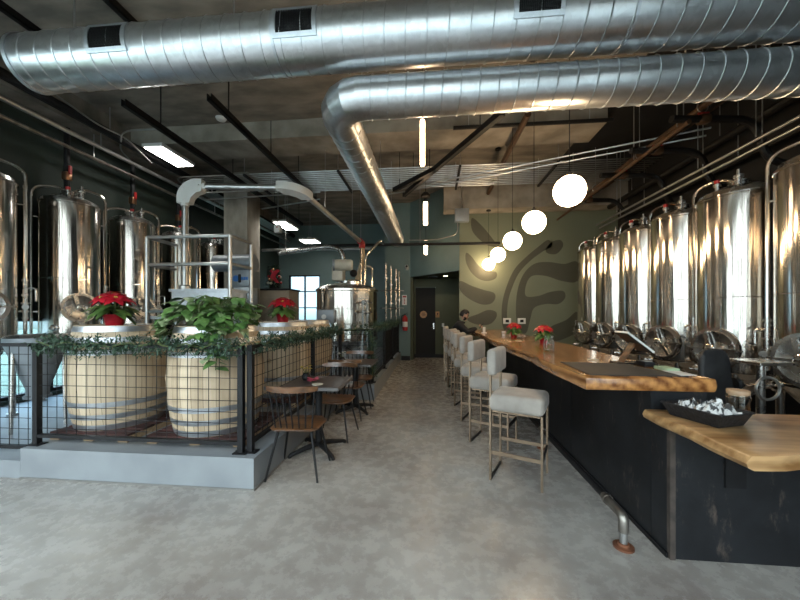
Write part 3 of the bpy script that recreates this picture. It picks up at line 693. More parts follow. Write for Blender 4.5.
# ------------------------------------------------------------------ lights
gl = [((569.5, 191), 0), ((534, 222.4), 1), ((512.5, 241), 2), ((498, 254.8), 3), ((488.6, 264.3), 4)]
wherel = ['nearest the camera over the bar end', 'second along the bar', 'third and middle one along the bar', 'fourth along the bar', 'last one by the mural wall']
for (uv, k) in gl:
    p = at_z(uv[0], uv[1], 2.74)
    t = thing('globe_pendant', 'glowing globe pendant, ' + ['largest of the row, over the stool end of the black mat', 'second along the row from the largest globe', 'middle one of the row of five', 'fourth along the row from the largest globe', 'smallest of the row, nearest the mural leaf tips'][k], 'pendant lamp', tuple(p), 0, 'globe pendants over the bar')
    obj('globe', MB().ball((0, 0, 0), .154, n=32, m=20), M['globe'], t)
    obj('cap', MB().lathe([(.03, .143), (.03, .18), (.012, .195), (.012, .21)], 16), M['black'], t)
    top = ZC if not (8.55 < p.y) else 4.12
    obj('cord', MB().tube([(0, 0, .19), (0, 0, top - p.z)], .004, 6), M['black'], t)
    obj('canopy', MB().lathe([(.06, top - p.z - .025), (.06, top - p.z)], 18), M['black'], t)
tubes = [((422.5, 120), (422.5, 166), 4.45, 'glowing vertical tube pendant just behind the big ducts'), ((425.5, 202), (425.5, 225), 7.3, 'glowing vertical tube pendant, middle one of three down the aisle'), ((425.8, 245), (425.8, 254.5), 9.0, 'smallest glowing vertical tube pendant, in front of the hallway wall')]
for (a, b, Y, lb) in tubes:
    A, B = at_Y(*a, Y), at_Y(*b, Y)
    t = thing('tube_pendant', lb, 'pendant lamp', tuple(B), 0, 'vertical tube pendants over the aisle')
    H = A.z - B.z; r = .03 if Y < 5 else .045
    obj('tube', MB().lathe([(r * .6, 0), (r, .015), (r, H - .015), (r * .6, H)], 16), M['tubeglow'], t)
    obj('cap', MB().lathe([(r * .9, H), (r * .9, H + .05), (.006, H + .06)], 14), M['black'], t)
    obj('cord', MB().tube([(0, 0, H + .05), (0, 0, ZC - B.z)], .004, 6), M['black'], t)
    if Y == 7.3: obj('canopy', MB().lathe([(.008, 3.82 - B.z + .15), (.10, 3.82 - B.z + .2), (.10, 3.82 - B.z + .24), (.05, 3.82 - B.z + .3), (0, 3.82 - B.z + .32)], 18), M['black'], t)
hb = [((170, 157), 4.5, .40, .85, 'lit rectangular high-bay panel above the tanks by the green wall'), ((286, 226), 4.0, .4, .9, 'lit high-bay panel between pillar and kettle, the nearer of two'), ((310, 241.5), 4.0, .6, .6, 'lit high-bay panel over the brew kettle, the farther of two')]
for (uv, z, w, l, lb) in hb:
    p = at_z(*uv, z)
    t = thing('high_bay_light', lb, 'ceiling light', tuple(p), 0, 'high-bay panels')
    obj('panel', MB().box(-w / 2 + .03, w / 2 - .03, -l / 2 + .03, l / 2 - .03, -.012, .0), M['led'], t)
    obj('housing', MB().rbox(0, 0, .03, w, l, .06, .01, 2).rbox(0, 0, .09, .12, .25, .08, .01, 1), M['white'], t)
    for s in (-1, 1): obj('chain', MB().tube([(0, s * l * .2, .1), (0, s * l * .05, ZC - z)], .005, 6), M['zinc'], t)
p = at_z(221, 119, 4.98)
t = thing('smoke_detector', 'round white smoke detector on the concrete deck', 'smoke detector', (p.x, p.y, 4.95))
obj('base_ring', MB().lathe([(.09, .05), (.09, .035)], 22), M['white'], t); obj('sensor_cover', MB().lathe([(.085, .035), (.075, .01), (.04, -.005), (0, -.008)], 22), M['white'], t)
# ================================================================== TANKS
def tank(name, label, x, y, rz, R, base, cone_b, sh_b, rim, mw_a, mw_z, pipe_a, two, group, mw_r=.225):
    """stainless fermenter; local angle 0 is its front"""
    t = thing(name, label, 'brewing tank', (x, y, base), rz, group)
    Z = lambda z: z - base
    b = MB(); pr = [(R, Z(sh_b)), (R + .006, Z(sh_b) + .006), (R + .006, Z(sh_b) + .03), (R, Z(sh_b) + .034)]
    zm = sh_b + (rim - sh_b) * .42
    pr += [(R, Z(zm) - .004), (R + .004, Z(zm)), (R, Z(zm) + .004), (R, Z(rim) - .034), (R + .008, Z(rim) - .028), (R + .008, Z(rim) - .008), (R - .01, Z(rim))]
    obj('shell', b.lathe(pr, 56), M['steel'], t)
    obj('dome', MB().lathe([(R - .012, Z(rim) - .005), (R * .93, Z(rim) + .05), (R * .6, Z(rim) + .11), (.09, Z(rim) + .14), (.09, Z(rim) + .19), (.11, Z(rim) + .19), (.11, Z(rim) + .21), (0, Z(rim) + .21)], 40), M['steel2'], t)
    obj('cone', MB().lathe([(R - .004, Z(sh_b) + .005), (.07, Z(cone_b)), (.05, Z(cone_b) - .06), (.065, Z(cone_b) - .06), (.065, Z(cone_b) - .08), (0, Z(cone_b) - .08)], 40), M['steel2'], t)
    for k in range(4):
        a = PI / 4 + k * PI / 2; c, s = math.cos(a) * (R - .05), math.sin(a) * (R - .05)
        obj('leg', MB().tube([(c, s, Z(sh_b) + .06), (c, s, .03)], .035, 12).lathe([(.055, 0), (.055, .03)], 12, (c, s, 0)), M['steel2'], t)
    # manway
    n = Vector((math.cos(mw_a), math.sin(mw_a), 0)); c = n * (R - .05) + Vector((0, 0, Z(mw_z)))
    r = mw_r
    mw = obj('manway', MB().lathe([(r, 0), (r, .062), (r + .025, .065), (r + .025, .085), (r - .03, .085), (r - .03, .075)], 36, c, n), M['steel2'], t)
    obj('manway_door', MB().lathe([(r - .012, .08), (r - .02, .10), (r * .75, .092), (r * .4, .084), (0, .08)], 36, c, n), M['steel2'], mw)
    a, u = n.cross(Vector((0, 0, 1))), Vector((0, 0, 1)); q = c + n * .118
    arm = MB().bar(q - a * (r + .07), q + a * (r + .03), .03, .02, u).bar(q + a * .02 - u * .02, q + a * .07 + u * (r - .02), .05, .02, n).bar(q - a * .02, q - a * .13 - u * r * .75, .035, .02, n)
    obj('hinge_arm', arm, M['steel2'], mw)
    wh = MB().tube([q + n * .05 + (a * math.cos(2 * PI * k / 16) + u * math.sin(2 * PI * k / 16)) * .055 for k in range(16)], .008, 6, closed=True).tube([q - n * .02, q + n * .06], .016, 8)
    obj('hand_wheel', wh.bar(q + n * .05 - a * .05, q + n * .05 + a * .05, .012), M['steel'], mw)
    # spray pipe(s)
    def col(ang, rr, z): return Vector((math.cos(ang) * rr, math.sin(ang) * rr, Z(z)))
    rp = R + .06; lo = 1.05
    def riser(ang, hi):
        pts = [col(ang, rp, lo), col(ang, rp, rim + hi), col(ang, R * .45, rim + hi + .06), col(ang, .03, rim + .22), col(ang, .02, rim + .18)]
        p = MB().tube(fillet(pts, .17, 7), .021, 10)
        for z in (sh_b + .35, rim - .25): p.bar(col(ang, R - .005, z), col(ang, rp, z), .02)
        return obj('spray_pipe', p, M['steel'], t)
    riser(pipe_a, .24)
    if two:
        riser(two, .2)
    # valves on the riser
    v = MB(); c0 = col(pipe_a, rp, mw_z)
    tang = Vector((-math.sin(pipe_a), math.cos(pipe_a), 0)); out = Vector((math.cos(pipe_a), math.sin(pipe_a), 0))
    for dz, rr in ((.36, .036), (.31, .028), (.16, .036), (.05, .04), (-.06, .036), (-.15, .03)):
        v.lathe([(rr, -.012), (rr, .012)], 14, c0 + Vector((0, 0, dz)))
    v.tube([c0 + Vector((0, 0, -.18)), c0 + Vector((0, 0, .40))], .024, 10)
    v.tube(fillet([c0 + Vector((0, 0, .26)), c0 + out * .10 + Vector((0, 0, .26)), c0 + out * .10 + Vector((0, 0, .08))], .04), .014, 8)
    v.tube([c0 - tang * .11, c0 + tang * .11], .013, 8).lathe([(.035, -.01), (.035, .01)], 12, c0 + tang * .10, tang).lathe([(.035, -.01), (.035, .01)], 12, c0 - tang * .10, tang)
    va = obj('valve_cluster', v, M['steel2'], t)
    obj('valve_handle', MB().bar(c0 + out * .1 + Vector((0, 0, .09)), c0 + out * .1 + tang * .12 + Vector((0, 0, .11)), .018, .01), M['black'], va)
    # sample port, top fittings
    a2 = mw_a - .75; c1 = col(a2, R, mw_z - .30)
    obj('sample_port', MB().lathe([(.05, -.02), (.05, .03), (.03, .04), (.03, .08), (0, .085)], 18, c1, (math.cos(a2), math.sin(a2), 0)), M['steel2'], t)
    tf = MB().lathe([(.03, 0), (.03, .10), (.05, .10), (.05, .13), (.02, .14), (.02, .2)], 14, col(mw_a + .5, R * .5, rim + .10)).lathe([(.025, 0), (.025, .07), (.04, .07), (.04, .1), (0, .11)], 14, col(mw_a - .4, R * .6, rim + .08))
    f = obj('relief_valve', tf, M['steel2'], t)
    obj('red_cap', MB().lathe([(.028, .11), (.03, .15), (0, .16)], 12, col(mw_a - .4, R * .6, rim + .08)), M['red'], f)
    return t
# bar side: fronts face the aisle (-X)
RX = 3.85
ys = [8.25, 7.35, 6.45, 5.55, 4.61, 3.58, 2.5]
for k, y in enumerate(ys):
    lab = ['stainless fermenter behind the bar, smallest in view, beside the mural wall', 'stainless fermenter behind the bar, second from the mural wall', 'stainless fermenter behind the bar, third from the mural wall',
           'stainless fermenter behind the bar, fourth from the mural wall, above the tablet', 'stainless fermenter behind the bar, fifth from the mural wall, above the black chair back', 'large stainless fermenter behind the bar, sixth from the mural wall, cut by the photo edge', 'x'][k]
    if k == 6: continue
    tank('fermenter_tank', lab, RX, y, PI, .41, 0, .42, .78, 2.95,   .36, 1.06, -1.05, None, 'fermenters behind the bar', .235)
# green-wall side: fronts face +X
for k, y in enumerate([3.67, 4.785, 5.885, 7.08, 8.25]):
    lab = ['stainless fermenter by the green wall, cut off at the photo edge', 'large stainless fermenter by the green wall behind the first barrel', 'stainless fermenter by the green wall, directly behind the potted poinsettia on the barrel',
           'stainless fermenter by the green wall, behind the railed platform', 'stainless fermenter by the green wall, next to the concrete pillar'][k]
    tank('fermenter_tank', lab, -5.7, y, 0, .36, .157, .72, 1.17, 3.2, -.42, 1.58, .95, -2.2, 'fermenters by the green wall', .2)
# small stainless hopper in front of the first green-wall tanks
p = (-4.62, 3.52, .157)
t = thing('cone_hopper', 'grey steel cone hopper on legs behind the mesh fence', 'hopper', p)
obj('cone', MB().lathe([(.27, 1.05), (.28, 1.06), (.28, 1.0), (.10, .46), (.10, .38), (.12, .38), (.12, .35), (0, .35)], 36), M['bluegrey'], t)
obj('lid', MB().lathe([(.28, 1.06), (.25, 1.09), (0, 1.10)], 36), M['steel2'], t)
for k in range(3):
    a = 2 * PI * k / 3 + .5; obj('leg', MB().tube([(.23 * math.cos(a), .23 * math.sin(a), .95), (.25 * math.cos(a), .25 * math.sin(a), 0)], .018, 8), M['steel2'], t)
# brew kettle -------------------------------------------------------
kx, ky, kz = -1.97, 7.68, .27
t = thing('brew_kettle', 'wide stainless brew kettle with motor on its domed lid', 'brewing tank', (kx, ky, kz))
obj('shell', MB().lathe([(.7, .62), (.708, .628), (.708, .66), (.7, .668), (.7, 1.31), (.708, 1.318), (.708, 1.335), (.7, 1.343), (.7, 1.705), (.725, 1.72), (.725, 1.76), (.69, 1.765)], 64), M['steel'], t)
obj('dome', MB().lathe([(.72, 1.762), (.64, 1.83), (.42, 1.89), (.2, 1.92), (.2, 1.97), (0, 1.97)], 48), M['steel2'], t)
obj('base_cone', MB().lathe([(.69, .63), (.12, .40), (.09, .3), (0, .3)], 40), M['steel2'], t)
for k in range(4):
    a = PI / 4 + k * PI / 2; obj('leg', MB().tube([(.6 * math.cos(a), .6 * math.sin(a), .66), (.6 * math.cos(a), .6 * math.sin(a), 0)], .05, 12), M['steel2'], t)
mo = obj('gear_motor', MB().rbox(-.18, -.1, 2.14, .26, .26, .34, .03, 2).lathe([(.12, -.02), (.13, .02), (.13, .34), (.10, .38)], 20, (-.2, -.25, 2.32), (1, .2, 0)), M['cream'], t)
obj('fan_cover', MB().lathe([(.135, 0), (.135, .05), (0, .055)], 20, (-.22, -.25, 2.32), (-1, -.2, 0)), M['bluegrey'], mo)
obj('lid_hatch', MB().lathe([(.16, 1.86), (.16, 1.93), (.12, 1.97), (0, 1.98)], 24, (.22, -.3, 0)), M['steel'], t)
obj('hatch_handle', MB().ball((.2, -.22, 2.13), .085), M['black'], t)
v = MB().tube(fillet([(.45, -.2, 1.85), (.45, -.2, 2.5), (.8, -.1, 2.9), (.8, .3, 2.9)], .15), .03, 8).tube([(.3, .1, 1.9), (.3, .1, 2.75)], .022, 8).tube(fillet([(.55, .2, 1.8), (.55, .2, 2.35), (.2, .3, 2.35)], .12), .028, 8)
obj('lid_pipe', v, M['steel'], t)
obj('steam_pipe', MB().tube(fillet([(-.2, .35, 1.85), (-.2, .35, 2.75), (-.55, .4, 2.88), (-1.9, .5, 2.75)], .25), .06, 12), M['steel2'], t)
obj('control_box', MB().rbox(-.28, -.74, 1.16, .38, .1, .28, .015, 2), M['bluegrey'], t)
obj('dial', MB().lathe([(.05, 0), (.05, .02), (0, .022)], 18, (-.3, -.795, 1.15), (0, -1, 0)), M['white'], t)
v = MB()
for x in (.52, .62): v.tube([(x, -.72, .1), (x, -.72, 1.5)], .025, 8)
for z in (.5, .9, 1.25, 1.45): v.lathe([(.05, -.015), (.05, .015)], 12, (.57, -.72, z), (1, 0, 0)).tube([(.42, -.72, z), (.72, -.72, z)], .02, 8)
obj('pipe_manifold', v, M['steel2'], t)
# feed auger: tube up from the mill, over, then down to the kettle
A0 = at_Y(185, 305, 5.25); zt = 3.63
ax, ay = A0.x, 5.25
t = thing('grain_auger', 'white-elbowed grain auger tube rising from the mill and crossing to the kettle', 'grain auger', (ax, ay, 1.9))
obj('riser_tube', MB().tube([(ax, ay, 1.72), (ax, ay, zt - .14)], .05, 14), M['zinc'], t, True)
def elbow(pts, nm):
    e = MB(); c = [Vector(p) for p in pts]
    e.tube(fillet(c, .19, 8), .062, 14)
    pl = MB(); nrm = (c[0] - c[1]).cross(c[2] - c[1]).normalized(); u1 = (c[0] - c[1]).normalized(); u2 = (c[2] - c[1]).normalized()
    out = [(.22 - .32 * math.sin(PI / 2 * i / 10), .22 - .32 * math.cos(PI / 2 * i / 10)) for i in range(11)] + [(-.10, .30), (.10, .30), (.13, .21), (.21, .13), (.30, .10), (.30, -.10)]
    sh = lambda k: [(c[1] + u2 * a + u1 * b + nrm * k) for a, b in out]
    P = sh(-.07) + sh(.07); m = len(out)
    e.add(P, [tuple(range(m))[::-1], tuple(range(m, 2 * m))] + [(i, (i + 1) % m, m + (i + 1) % m, m + i) for i in range(m)])
    for a, b in ((.0, .25), (.0, .05), (.25, .0)):
        for s in (-1, 1): e.lathe([(.014, 0), (.014, .015), (0, .018)], 8, c[1] + u2 * a + u1 * b + nrm * .07 * s, nrm * s)
    return obj(nm, e, M['white'], t, True)
bx, by = at_Y(297, 186, 5.5).x, 5.5
elbow([(ax, ay, zt - .34), (ax, ay, zt), (ax + .34, ay + .05, zt)], 'elbow')
obj('cross_tube', MB().tube([(ax + .2, ay + .03, zt), (bx - .2, by - .02, zt)], .05, 14), M['zinc'], t, True)
rd = at_Y(362, 243, 7.95)
e2 = Vector((bx, by, zt)); d2 = (rd - e2).normalized()
elbow([e2 + Vector((-.34, -.03, 0)), e2, e2 + d2 * .34], 'elbow')
obj('down_tube', MB().tube([e2 + d2 * .2, rd - d2 * .1], .05, 14), M['zinc'], t, True)
obj('red_coupling', MB().tube([rd - d2 * .13, rd, rd + Vector((0, 0, -.13))], .075, 14), M['red'], t, True)
obj('drop_hose', MB().tube(fillet([rd + Vector((0, 0, -.1)), rd + Vector((.02, -.02, -.45)), Vector((kx + .18, ky + .1, 2.18))], .15), .06, 12), M['hose'], t, True)
for q in (.35, .8):
    w_ = e2.lerp(rd, q); obj('hanger_rod', MB().tube([w_, (w_.x, w_.y, 4.68 if 5.85 < w_.y < 6.55 else ZC)], .006, 6), M['zinc'], t, True)
# railed platform with the mill ------------------------------------
t = thing('railed_platform', 'galvanized steel platform with pipe railing behind the barrels', 'platform', (-3.87, 5.3, .157))
x0, x1, y0, y1, zd = -4.58, -3.17, 5.0, 5.62, 1.45
r = .028
for (x, y) in ((x0, y0), (x1, y0), (x1, y1), (x0, y1)):
    obj('post', MB().tube([(x, y, .16 if x < -3.72 else .27), (x, y, 2.72)], .032, 10), M['zinc'], t, True)
for z in (2.72, 2.28, 1.53):
    obj('rail', MB().tube([(x0, y0, z), (x1, y0, z), (x1, y1, z)] if z > 1.6 else [(x0, y0, z), (x1, y0, z)], r, 10).tube([(x0, y0, z), (x0, y1, z)], r, 10), M['zinc'], t, True)
obj('deck', MB().box(x0 - .04, x1 + .04, y0 + .03, y1 + .05, zd - .05, zd), M['galv2'], t, True)
obj('inner_post', MB().tube([at_Y(176, 245, 5.62), at_Y(176, 245, 5.62) * 1 - Vector((0, 0, 1.15))], .02, 8), M['zinc'], t, True)
xm0, xm1 = -4.25, -3.20
t = thing('grain_mill', 'galvanized grain bin of the mill inside the railed platform', 'grain mill', (-3.73, 5.35, zd))
m_ = MB().box(-.50, .50, -.26, .24, .02, .42).box(-.53, .53, -.29, .27, .40, .44)
obj('bin', m_, M['galv2'], t)
for s in (-1, 1): obj('skid', MB().box(s * .4 - .04, s * .4 + .04, -.26, .24, 0, .02), M['black'], t)
obj('outlet_socket', MB().lathe([(.09, .44), (.09, .5), (.07, .52)], 16, (ax + 3.73, ay - 5.35, 0)), M['zinc'], t)
p = at_Y(234, 294, 6.1)
t = thing('control_cabinet', 'grey metal control cabinet with blue markings beside the concrete pillar', 'control cabinet', (-3.65, 6.3, .27))
zc0, zc1 = at_Y(236, 287, 6.1).z - .27, at_Y(236, 252.5, 6.1).z - .27
xa, xb = at_Y(231, 270, 6.1).x + 3.65, at_Y(249, 270, 6.1).x + 3.65
zm = at_Y(236, 270, 6.1).z - .27
obj('cabinet_body', MB().rbox((xa + xb) / 2, 0, (zc0 + zm) / 2, xb - xa, .4, zm - zc0, .01, 2), M['bluegrey'], t)
obj('stand', MB().box(xa + .02, xb - .02, -.15, .15, 0, zc0 + .01), M['galv2'], t)
obj('motor_drum', MB().tube([((xa + xb) / 2 - .62, 0, zm + .16), (xb, 0, zm + .16)], .17, 24), M['bluegrey'], t)
obj('round_mark', MB().lathe([(.06, 0), (.06, .006), (.045, .006)], 20, (xa + .10, -.2, (zc0 + zm) / 2), (0, -1, 0)), M['blue'], t)
obj('blue_lettering', MB().box(xb - .16, xb - .12, -.206, -.2, (zc0 + zm) / 2 - .03, (zc0 + zm) / 2 + .03).box(xb - .11, xb - .07, -.206, -.2, (zc0 + zm) / 2 - .03, (zc0 + zm) / 2 + .03).box(xb - .06, xb - .02, -.206, -.2, (zc0 + zm) / 2 - .03, (zc0 + zm) / 2 + .03), M['blue'], t)
obj('handle', MB().rbox((xa + xb) / 2, -.215, (zc0 + zm) / 2, .05, .03, .16, .012, 2), M['black'], t)
# beige cold box and holiday wreath --------------------------------
bx0, bx1 = -5.0 + .3, -3.95
t = thing('beige_cabinet', 'tall beige cabinet standing behind the barrels and kettle', 'cabinet', ((bx0 + bx1) / 2 - .05, 9.2, .157))
W = .95; H = 1.99
obj('body', MB().rbox(0, 0, H / 2, W, .7, H - .04, .01, 2), M['beige'], t)
obj('top_ledge', MB().rbox(0, 0, H, W + .06, .76, .05, .008, 1), M['black'], t)
obj('door', MB().rbox(.08, -.355, .95, .6, .02, 1.65, .006, 1), M['beige'], t)
obj('door_handle', MB().tube([(-.17, -.365, .9), (-.17, -.4, .9), (-.17, -.4, 1.15), (-.17, -.365, 1.15)], .01), M['steel2'], t)
wc = Vector(((bx0 + bx1) / 2 - .12, 9.1, .157 + H + .03))
t = thing('holiday_arrangement', 'green holiday arrangement with red bows and ornaments on the beige cabinet', 'holiday decoration', tuple(wc))
g = MB(); rnd = random.Random(3)
for k in range(420):
    a, h = rnd.uniform(0, 2 * PI), rnd.uniform(0, 1); rr = .27 * (1 - h * .6)
    d = Vector((math.cos(a), math.sin(a) * .6, rnd.uniform(-.3, .6)))
    g.leaf(Vector((math.cos(a) * rr * .5, math.sin(a) * rr * .35, .05 + h * .58)), d, (0, 0, 1), .16, .045)
obj('fir_sprays', g, M['pine'], t)
obj('vase', MB().lathe([(.10, 0), (.14, .03), (.13, .16), (.10, .2)], 20), M['black'], t)
for k in range(9):
    a = rnd.uniform(-2.6, -.3); h = rnd.uniform(.12, .55); rr = .24 * (1 - h * .5)
    obj('ornament', MB().ball((math.cos(a) * rr + .04, math.sin(a) * .22, h), .038, n=14, m=8), M[('red', 'cream2', 'copper')[k % 3]], t)
bw_ = MB()
for k in range(10):
    a = k * .63; bw_.leaf((.12, -.2, .48 - .06 * (k % 5)), (math.cos(a), -.35, math.sin(a)), (0, -1, 0), .15, .1)
obj('bow', bw_, M['bract'], t)
# pipe manifold on the slate wall
p0 = at_Y(396, 300, 10.5)
t = thing('pipe_manifold', 'steel pipe manifold mounted on the slate green wall', 'pipework', (p0.x, 10.5, 1.1))
for k, x in enumerate((-.32, -.16, 0, .1)):
    obj('riser_pipe', MB().tube(fillet([(x, 0, .1 * k), (x, 0, 2.0 - .1 * k), (x, .09, 2.0 - .1 * k)], .05), .022, 8), M['steel2'], t)
obj('cross_pipe', MB().tube([(-.5, -.02, 1.1), (.25, -.02, 1.1)], .018, 8).tube([(-.5, -.02, .55), (.25, -.02, .55)], .018, 8), M['steel2'], t)
v = MB()
for x, z in ((-.32, 1.5), (-.16, 1.3), (0, 1.45), (.1, .8), (-.16, .7)): v.lathe([(.05, -.03), (.05, .03)], 12, (x, 0, z)).bar((x, -.04, z), (x + .1, -.06, z), .015)
obj('valve', v, M['steel2'], t)
# ================================================================== BARRELS, FENCE, PLANTS
BH, BM, BE = 1.03, .445, .375
def brad(z): t = (z / BH - .5) * 2; return BM - (BM - BE) * t * t
def barrel(label, x, y, rz, zb):
    t = thing('oak_barrel', label, 'barrel', (x, y, zb), rz, 'oak barrels')
    n = 20; pr = [(brad(BH * i / n), BH * i / n) for i in range(n + 1)]
    b = MB(); b.lathe([(BE - .035, .03), (BE - .03, 0)] + pr + [(BE - .03, BH), (BE - .035, BH - .035)], 52)
    obj('staves', b, M['oak'], t)
    obj('head', MB().lathe([(BE - .03, BH - .05), (BE - .03, BH - .03), (0, BH - .03)], 40), M['oakhead'], t)
    for z, w in ((.005, .055), (.115, .05), (.235, .05), (BH - .285, .05), (BH - .165, .05), (BH - .062, .055)):
        pr = []
        for i in range(5):
            zz = z + w * i / 4; pr.append((brad(min(max(zz, 0), BH)) + .004, zz))
        h = [(brad(z) - .004, z)] + pr + [(brad(z + w) - .004, z + w)]
        obj('hoop', MB().lathe(h, 52), M['hoop'], t)
    obj('bung', MB().lathe([(.035, -.01), (.03, .012), (0, .014)], 16, (brad(BH / 2) * math.cos(2.2), brad(BH / 2) * math.sin(2.2), BH / 2), (math.cos(2.2), math.sin(2.2), 0)), M['oakhead'], t)
    return t
PT = .075; ZP = .27
b1 = barrel('oak barrel with a red poinsettia on top, behind the mesh fence', -3.36, 3.34, .3, ZP + PT)
spec = [('oak barrel topped by the trailing green plant', -2.21, 3.28, 1.4), ('oak barrel behind the fence along the tables, with a poinsettia set on its rim', -2.20, 4.72, 2.6), ('oak barrel farthest along the fence beside the tables, nearest the kettle', -2.20, 5.72, .8)]
bs = [b1] + [dup(b1, (x, y, ZP + PT), r, l) for l, x, y, r in spec]
def pallet(label, x0, x1, y0, y1, first=None):
    t = thing('pallet', label, 'pallet', (x0, y0, ZP), 0, 'low pallets under the barrels')
    w, d = x1 - x0, y1 - y0
    for k in range(5):
        y = d * k / 5; obj('deck_board', MB().box(0, w, y, y + d / 5 - .03, .055, PT), M['palletred'], t)
    for k in range(3):
        x = (w - .1) * k / 2; obj('block', MB().box(x, x + .1, .0, d - .03, 0, .055), M['pallet'], t)
    return t
pallet('low wooden pallet under the barrel with the poinsettia', -3.70, -2.88, 2.92, 3.78)
pallet('low wooden pallet under the barrel with the trailing plant', -2.68, -1.72, 2.92, 3.78)
pallet('low wooden pallet under the two barrels along the side fence', -2.66, -1.74, 4.2, 6.15)
# ---- mesh fence ----------------------------------------------------
FY, FX, ZT = 2.80, -1.60, 1.20
def fence(label, p, q, z0, zt, posts, loc, inset=.0, group='mesh fence panels'):
    p, q = Vector(p), Vector(q); d = (q - p); L = d.length; d.normalize()
    t = thing('mesh_fence', label, 'fence', loc, 0, group)
    zr = z0 + .085
    obj('rail', MB().bar(p + Vector((0, 0, zt)), q + Vector((0, 0, zt)), .04, .03, (0, 0, 1)), M['black'], t, True)
    obj('rail', MB().bar(p + Vector((0, 0, zr)), q + Vector((0, 0, zr)), .04, .03, (0, 0, 1)), M['black'], t, True)
    for s in posts:
        c = p + d * s
        po = obj('post', MB().bar(c + Vector((0, 0, z0 + .01)), c + Vector((0, 0, zt + .015)), .048, .048, d), M['black'], t, True)
        bp_ = MB().box(c.x - .06, c.x + .06, c.y - .045, c.y + .045, z0, z0 + .01)
        for sx in (-1, 1): bp_.lathe([(.01, .01), (.01, .02)], 6, (c.x + sx * .045, c.y, z0))
        o = obj('base_plate', bp_, M['black'], t, True); o.parent = po
    w = MB(); n = int(L / .1); off = (L - n * .1) / 2
    for i in range(n + 1): c = p + d * (off + i * .1); w.tube([c + Vector((0, 0, zr)), c + Vector((0, 0, zt))], .0033, 5)
    z = zr + .07
    while z < zt - .02: w.tube([p + Vector((0, 0, z)), q + Vector((0, 0, z))], .0033, 5); z += .1
    obj('wire_mesh', w, M['black'], t, True)
    return t
fence('black mesh fence across the front of the barrels', (-3.68, FY, 0), (-1.67, FY, 0), ZP, ZT, [.0, 2.01], (-2.67, FY, ZP))
fence('black mesh fence by the lower pad, running off the photo edge', (-5.7, FY, 0), (-3.75, FY, 0), .157, ZT, [0.0], (-4.7, FY, .157))
fence('black mesh fence between the barrels and the dining tables', (FX, FY + .03, 0), (FX, 5.74, 0), ZP, ZT, [0, 1.56, 2.91], (FX, 4.3, ZP))
fence('short black mesh fence jutting toward the aisle behind the second table', (-1.54, 5.78, 0), (-1.06, 5.78, 0), ZP, ZT, [.45], (-1.3, 5.78, ZP))
t = fence('black mesh fence beside the aisle in front of the brew kettle', (-1.05, 5.86, 0), (-1.05, 10.45, 0), ZP, ZT, [0, 1.5, 3.0, 4.56], (-1.05, 8, ZP))
obj('kick_panel', MB().box(-1.075, -1.065, 7.3, 10.42, ZP + .06, 1.08), M['black'], t, True)
# ---- garlands ------------------------------------------------------
def garland(label, path, rad, dens, seed):
    r = random.Random(seed); P = [Vector(p) for p in path]; mb = MB(); st = MB().tube(P, .008, 5)
    for a, b in zip(P, P[1:]):
        n = max(1, int((b - a).length * dens))
        for k in range(n):
            c = a.lerp(b, r.random()); d = (b - a).normalized()
            A, B = frame_of(d); th = r.uniform(0, 2 * PI); o = A * math.cos(th) + B * math.sin(th)
            dr = (o + d * r.uniform(-.9, .9) + Vector((0, 0, -.15))).normalized()
            L = rad * r.uniform(.6, 1.25)
            # sprig: a twig with four short needles-leaves
            tip = c + dr * L
            for q in (.35, .6, .8, 1):
                pp = c.lerp(tip, q); sd = dr.cross(Vector((r.uniform(-1, 1), r.uniform(-1, 1), r.uniform(-1, 1)))).normalized()
                mb.leaf(pp, (dr * .6 + sd).normalized(), (r.uniform(-.3, .3), r.uniform(-.3, .3), 1), rad * .45, rad * .17, .1, .1)
    c = P[0]; t = thing('pine_garland', label, 'garland', (c.x, c.y, c.z), 0, 'pine garlands on the fence')
    obj('wire_stem', st, M['vine'], t, True); obj('needles', mb, M['pine'], t, True, recalc=False)
    return t
def sag(p, q, n, amp, seed, off=(0, 0, 0)):
    r = random.Random(seed); p, q = Vector(p), Vector(q)
    return [p.lerp(q, i / n) + Vector((r.uniform(-.015, .015), r.uniform(-.02, .02), amp * math.sin(i * 1.7 + seed) + r.uniform(-.012, .012))) + Vector(off) for i in range(n + 1)]
garland('green pine garland along the top of the front mesh fence', sag((-3.66, FY - .03, 1.215), (-1.62, FY - .03, 1.21), 26, .022, 1), .09, 270, 1)
garland('green pine garland along the fence beside the dining tables', sag((FX + .02, FY + .06, 1.22), (FX + .02, 5.7, 1.22), 26, .02, 2), .085, 250, 2)
garland('green pine garland hanging down the fence end by the second table', sag((-1.5, 5.74, 1.22), (-1.07, 5.74, 1.22), 5, .01, 3) + sag((-1.04, 5.73, 1.12), (-1.03, 5.73, .42), 9, .01, 4), .085, 240, 3)
garland('green pine garland on the far fence in front of the kettle', sag((-1.03, 5.9, 1.24), (-1.03, 10.4, 1.24), 24, .015, 5), .085, 140, 4)
